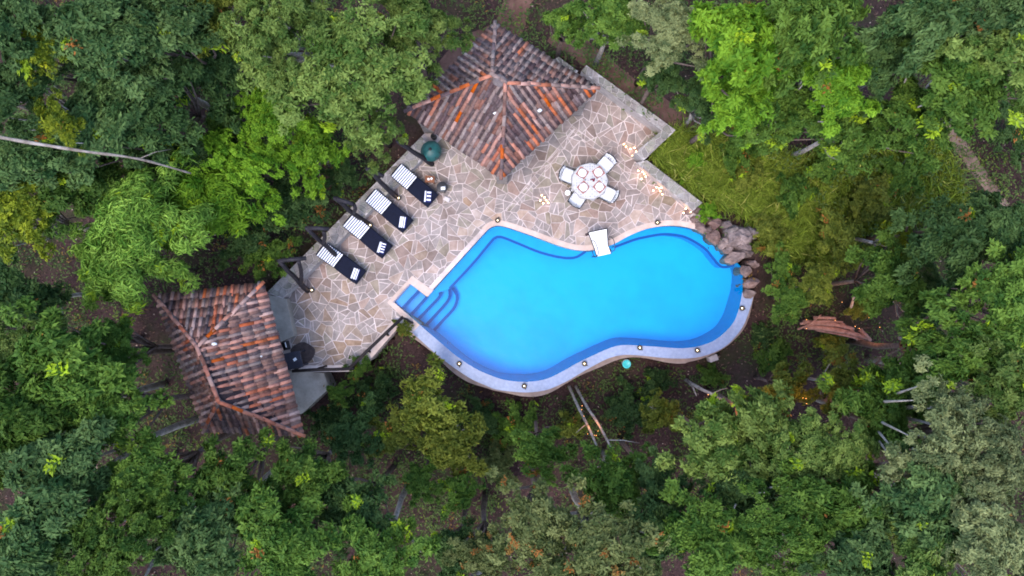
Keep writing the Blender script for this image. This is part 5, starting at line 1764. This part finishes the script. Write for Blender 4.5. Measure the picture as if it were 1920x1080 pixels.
log('sapling_stem', 'pale forked sapling stem above the log pile', [G(1592, 586, 0), P(1598, 568, .6), P(1601, 555, 1.4)], (.06, .035), M['palebark'], 'trunk', [(P(1600, 562, 1.0), P(1606, 552, 1.6), .025)])
log('stout_trunk', 'stout brown trunk rising above the rusty pair', [G(1003, 872, -.2), P(1006, 900, .6), P(1010, 935, 2.6)], (.26, .17), M['trunk'], 'trunk')
log('stout_trunk', 'stout grey trunk at the bottom edge left of the rusty pair', [G(925, 1035, -.2), P(905, 1060, .9), P(880, 1100, 2.6)], (.24, .17), M['palebark'], 'trunk')

# strings of warm fairy lights in the shrubs and on trunks
M['fairy'] = emit('fairy_bulb', (1.0, .34, .05), 1.4)
def fairy(label, pix, z, power, seed, spread=10, n=8):
    rg = random.Random(seed)
    pts = catmull([P(a, b_, z) for a, b_ in pix], 8)
    root = tag(empty('fairy_lights', pts[0]), label, 'fairy lights', 'strings of fairy lights')
    O = pts[0].copy()
    cord = []
    for k in range(n):
        p = pts[k * (len(pts) - 1) // (n - 1)] + Vector((rg.gauss(0, spread / 50), rg.gauss(0, spread / 50), rg.uniform(-.1, .3)))
        cord.append(p)
    mb = MB(); mb.tube(cord, .006, 4); mb.build('cord', M['darkmetal'], root, O)
    for p in cord:
        mb = MB(); mb.smooth = True; mb.lathe(p, [(0, -.014), (.010, -.005), (.011, .006), (0, .015)], 6); mb.build('bulb', M['fairy'], root, O)
    for j in range(3):
        q = pts[(2 * j + 1) * len(pts) // 6]
        l = bpy.data.lights.new('fairy_light', 'POINT'); l.energy = power * 1.1; l.color = (1, .38, .10); l.shadow_soft_size = .2
        lo = bpy.data.objects.new('fairy_light', l); COL.objects.link(lo); lo.parent = root; lo.location = q + Vector((0, 0, .45)) - O
fairy('warm fairy lights wound round the twin trunks below the pool', [(1085, 765), (1105, 805), (1112, 818), (1120, 795), (1100, 765)], .9, 2.5, 1, 4)
fairy('warm fairy lights in the shrub at the forked trunk', [(1300, 745), (1330, 752), (1362, 750), (1345, 770)], 1.6, 4, 2, 9)
fairy('warm fairy lights among the logs beyond the pool', [(1510, 612), (1560, 600), (1610, 605), (1630, 620)], .5, 5, 3, 10)
fairy('warm fairy lights in the shrubs between the forked trunk and the logs', [(1400, 745), (1440, 740), (1480, 745), (1520, 730)], 1.8, 4, 4, 12)

# ------------------------------------------------------------------ grass, undergrowth, leaf litter
def in_any(x, y): return footprint(x, y) or in_poly(x, y, hut_poly)
hut_poly = [(p.x, p.y) for p in hE]
def scatter(n, xr, yr, seed, accept):
    r = random.Random(seed); out = []
    tries = 0
    while len(out) < n and tries < n * 8:
        tries += 1
        x, y = r.uniform(*xr), r.uniform(*yr)
        if accept(x, y, r): out.append((x, y, gz(x, y)))
    return np.array(out)

GR = [(p.x, p.y) for p in PL([(1215, 290), (1265, 245), (1330, 255), (1420, 275), (1510, 300), (1560, 360), (1560, 440), (1500, 470), (1440, 470), (1425, 420), (1380, 395), (1330, 385)], 0)]
GR2 = [(p.x, p.y) for p in PL([(1500, 290), (1780, 250), (1840, 380), (1690, 420), (1560, 500), (1480, 480)], 0)]
pts = scatter(26000, (P(1205, 0).x, P(1850, 0).x), (P(0, 500).y, P(0, 240).y), 5, lambda x, y, r: (in_poly(x, y, GR) or (r.random() < .4 and in_poly(x, y, GR2))) and mnoise.noise(Vector((x * .9, y * .9, 4))) > -.28 - .5 * r.random())
r = np.random.default_rng(8)
n = len(pts); rep = 1
th = r.uniform(0, 2 * np.pi, n)
tuft = np.array([mnoise.noise(Vector((a * 1.3, b * 1.3, 9))) for a, b, _ in pts]) * 5
th = tuft + r.normal(0, 1.3, n)
ld = unit(np.stack([np.cos(th), np.sin(th), r.uniform(.25, .9, n)], 1))
me = leaves_mesh('tall_grass', pts + np.array([0, 0, .02]) + np.stack([np.zeros(n), np.zeros(n), r.uniform(0, .6, n)], 1), ld, np.tile([0, 0, 1.0], (n, 1)) + .2 * r.normal(size=(n, 3)),
                 r.uniform(.25, .75, n), r.uniform(.012, .028, n), np.clip(r.normal(.5, .3, n), 0, 1), (r.random(n) < .05).astype(float), np.zeros(n), .1, .25)
me.materials.append(LEAF['grass'])
tag(link('tall_grass', me), 'tall arching grass on the bank beside the parapet', 'grass', kind='stuff')

def clear(x, y):
    # bare earth kept open: the red paths and the strip below the rim
    return mnoise.noise(Vector((x * .45, y * .45, 7.7)))
pts = scatter(9500, (-25, 25), (-15, 15), 6, lambda x, y, r: not in_any(x, y) and clear(x, y) > -.12 - .3 * r.random() and (dist_poly(x, y, pool2d) > 1.15 or r.random() < .3))
nl = 14
n0 = len(pts); base = np.repeat(pts, nl, 0); n = len(base)
r = np.random.default_rng(18)
far = np.array([1.0 if dist_poly(a, c_, pool2d) > 3.6 else .35 for a, c_, _ in pts])
hgt = np.repeat(r.uniform(.1, 1.0, n0) ** 1.4 * 1.6 * far, nl)
base = base + np.stack([r.normal(0, .17, n), r.normal(0, .17, n), hgt * r.uniform(.2, 1.1, n)], 1)
th = r.uniform(0, 2 * np.pi, n); ld = unit(np.stack([np.cos(th), np.sin(th), r.uniform(-.2, .5, n)], 1))
me = leaves_mesh('undergrowth', base, ld, np.tile([0, 0, 1.0], (n, 1)) + .5 * r.normal(size=(n, 3)), r.uniform(.08, .19, n), r.uniform(.035, .075, n),
                 np.clip(np.repeat(r.random(n0), nl) * .7 + .3 * r.random(n), 0, 1), np.repeat((r.random(n0) < .05).astype(float), nl) * .8, np.repeat((r.random(n0) < .04).astype(float), nl) * .5)
me.materials.append(LEAF['under'])
tag(link('undergrowth', me), 'low dark green undergrowth covering the forest floor', 'undergrowth', kind='stuff')

pts = scatter(30000, (-24, 24), (-14.5, 14.5), 7, lambda x, y, r: not in_any(x, y))
n = len(pts); r = np.random.default_rng(28)
th = r.uniform(0, 2 * np.pi, n); ld = unit(np.stack([np.cos(th), np.sin(th), r.uniform(-.1, .25, n)], 1))
me = leaves_mesh('leaf_litter', pts + np.array([0, 0, .015]), ld, np.tile([0, 0, 1.0], (n, 1)) + .4 * r.normal(size=(n, 3)), r.uniform(.05, .14, n), r.uniform(.03, .07, n),
                 r.random(n), (r.random(n) < .05).astype(float), np.zeros(n))
me.materials.append(LEAF['litter'])
tag(link('leaf_litter', me), 'brown fallen leaves scattered on the forest floor', 'leaf litter', kind='stuff')
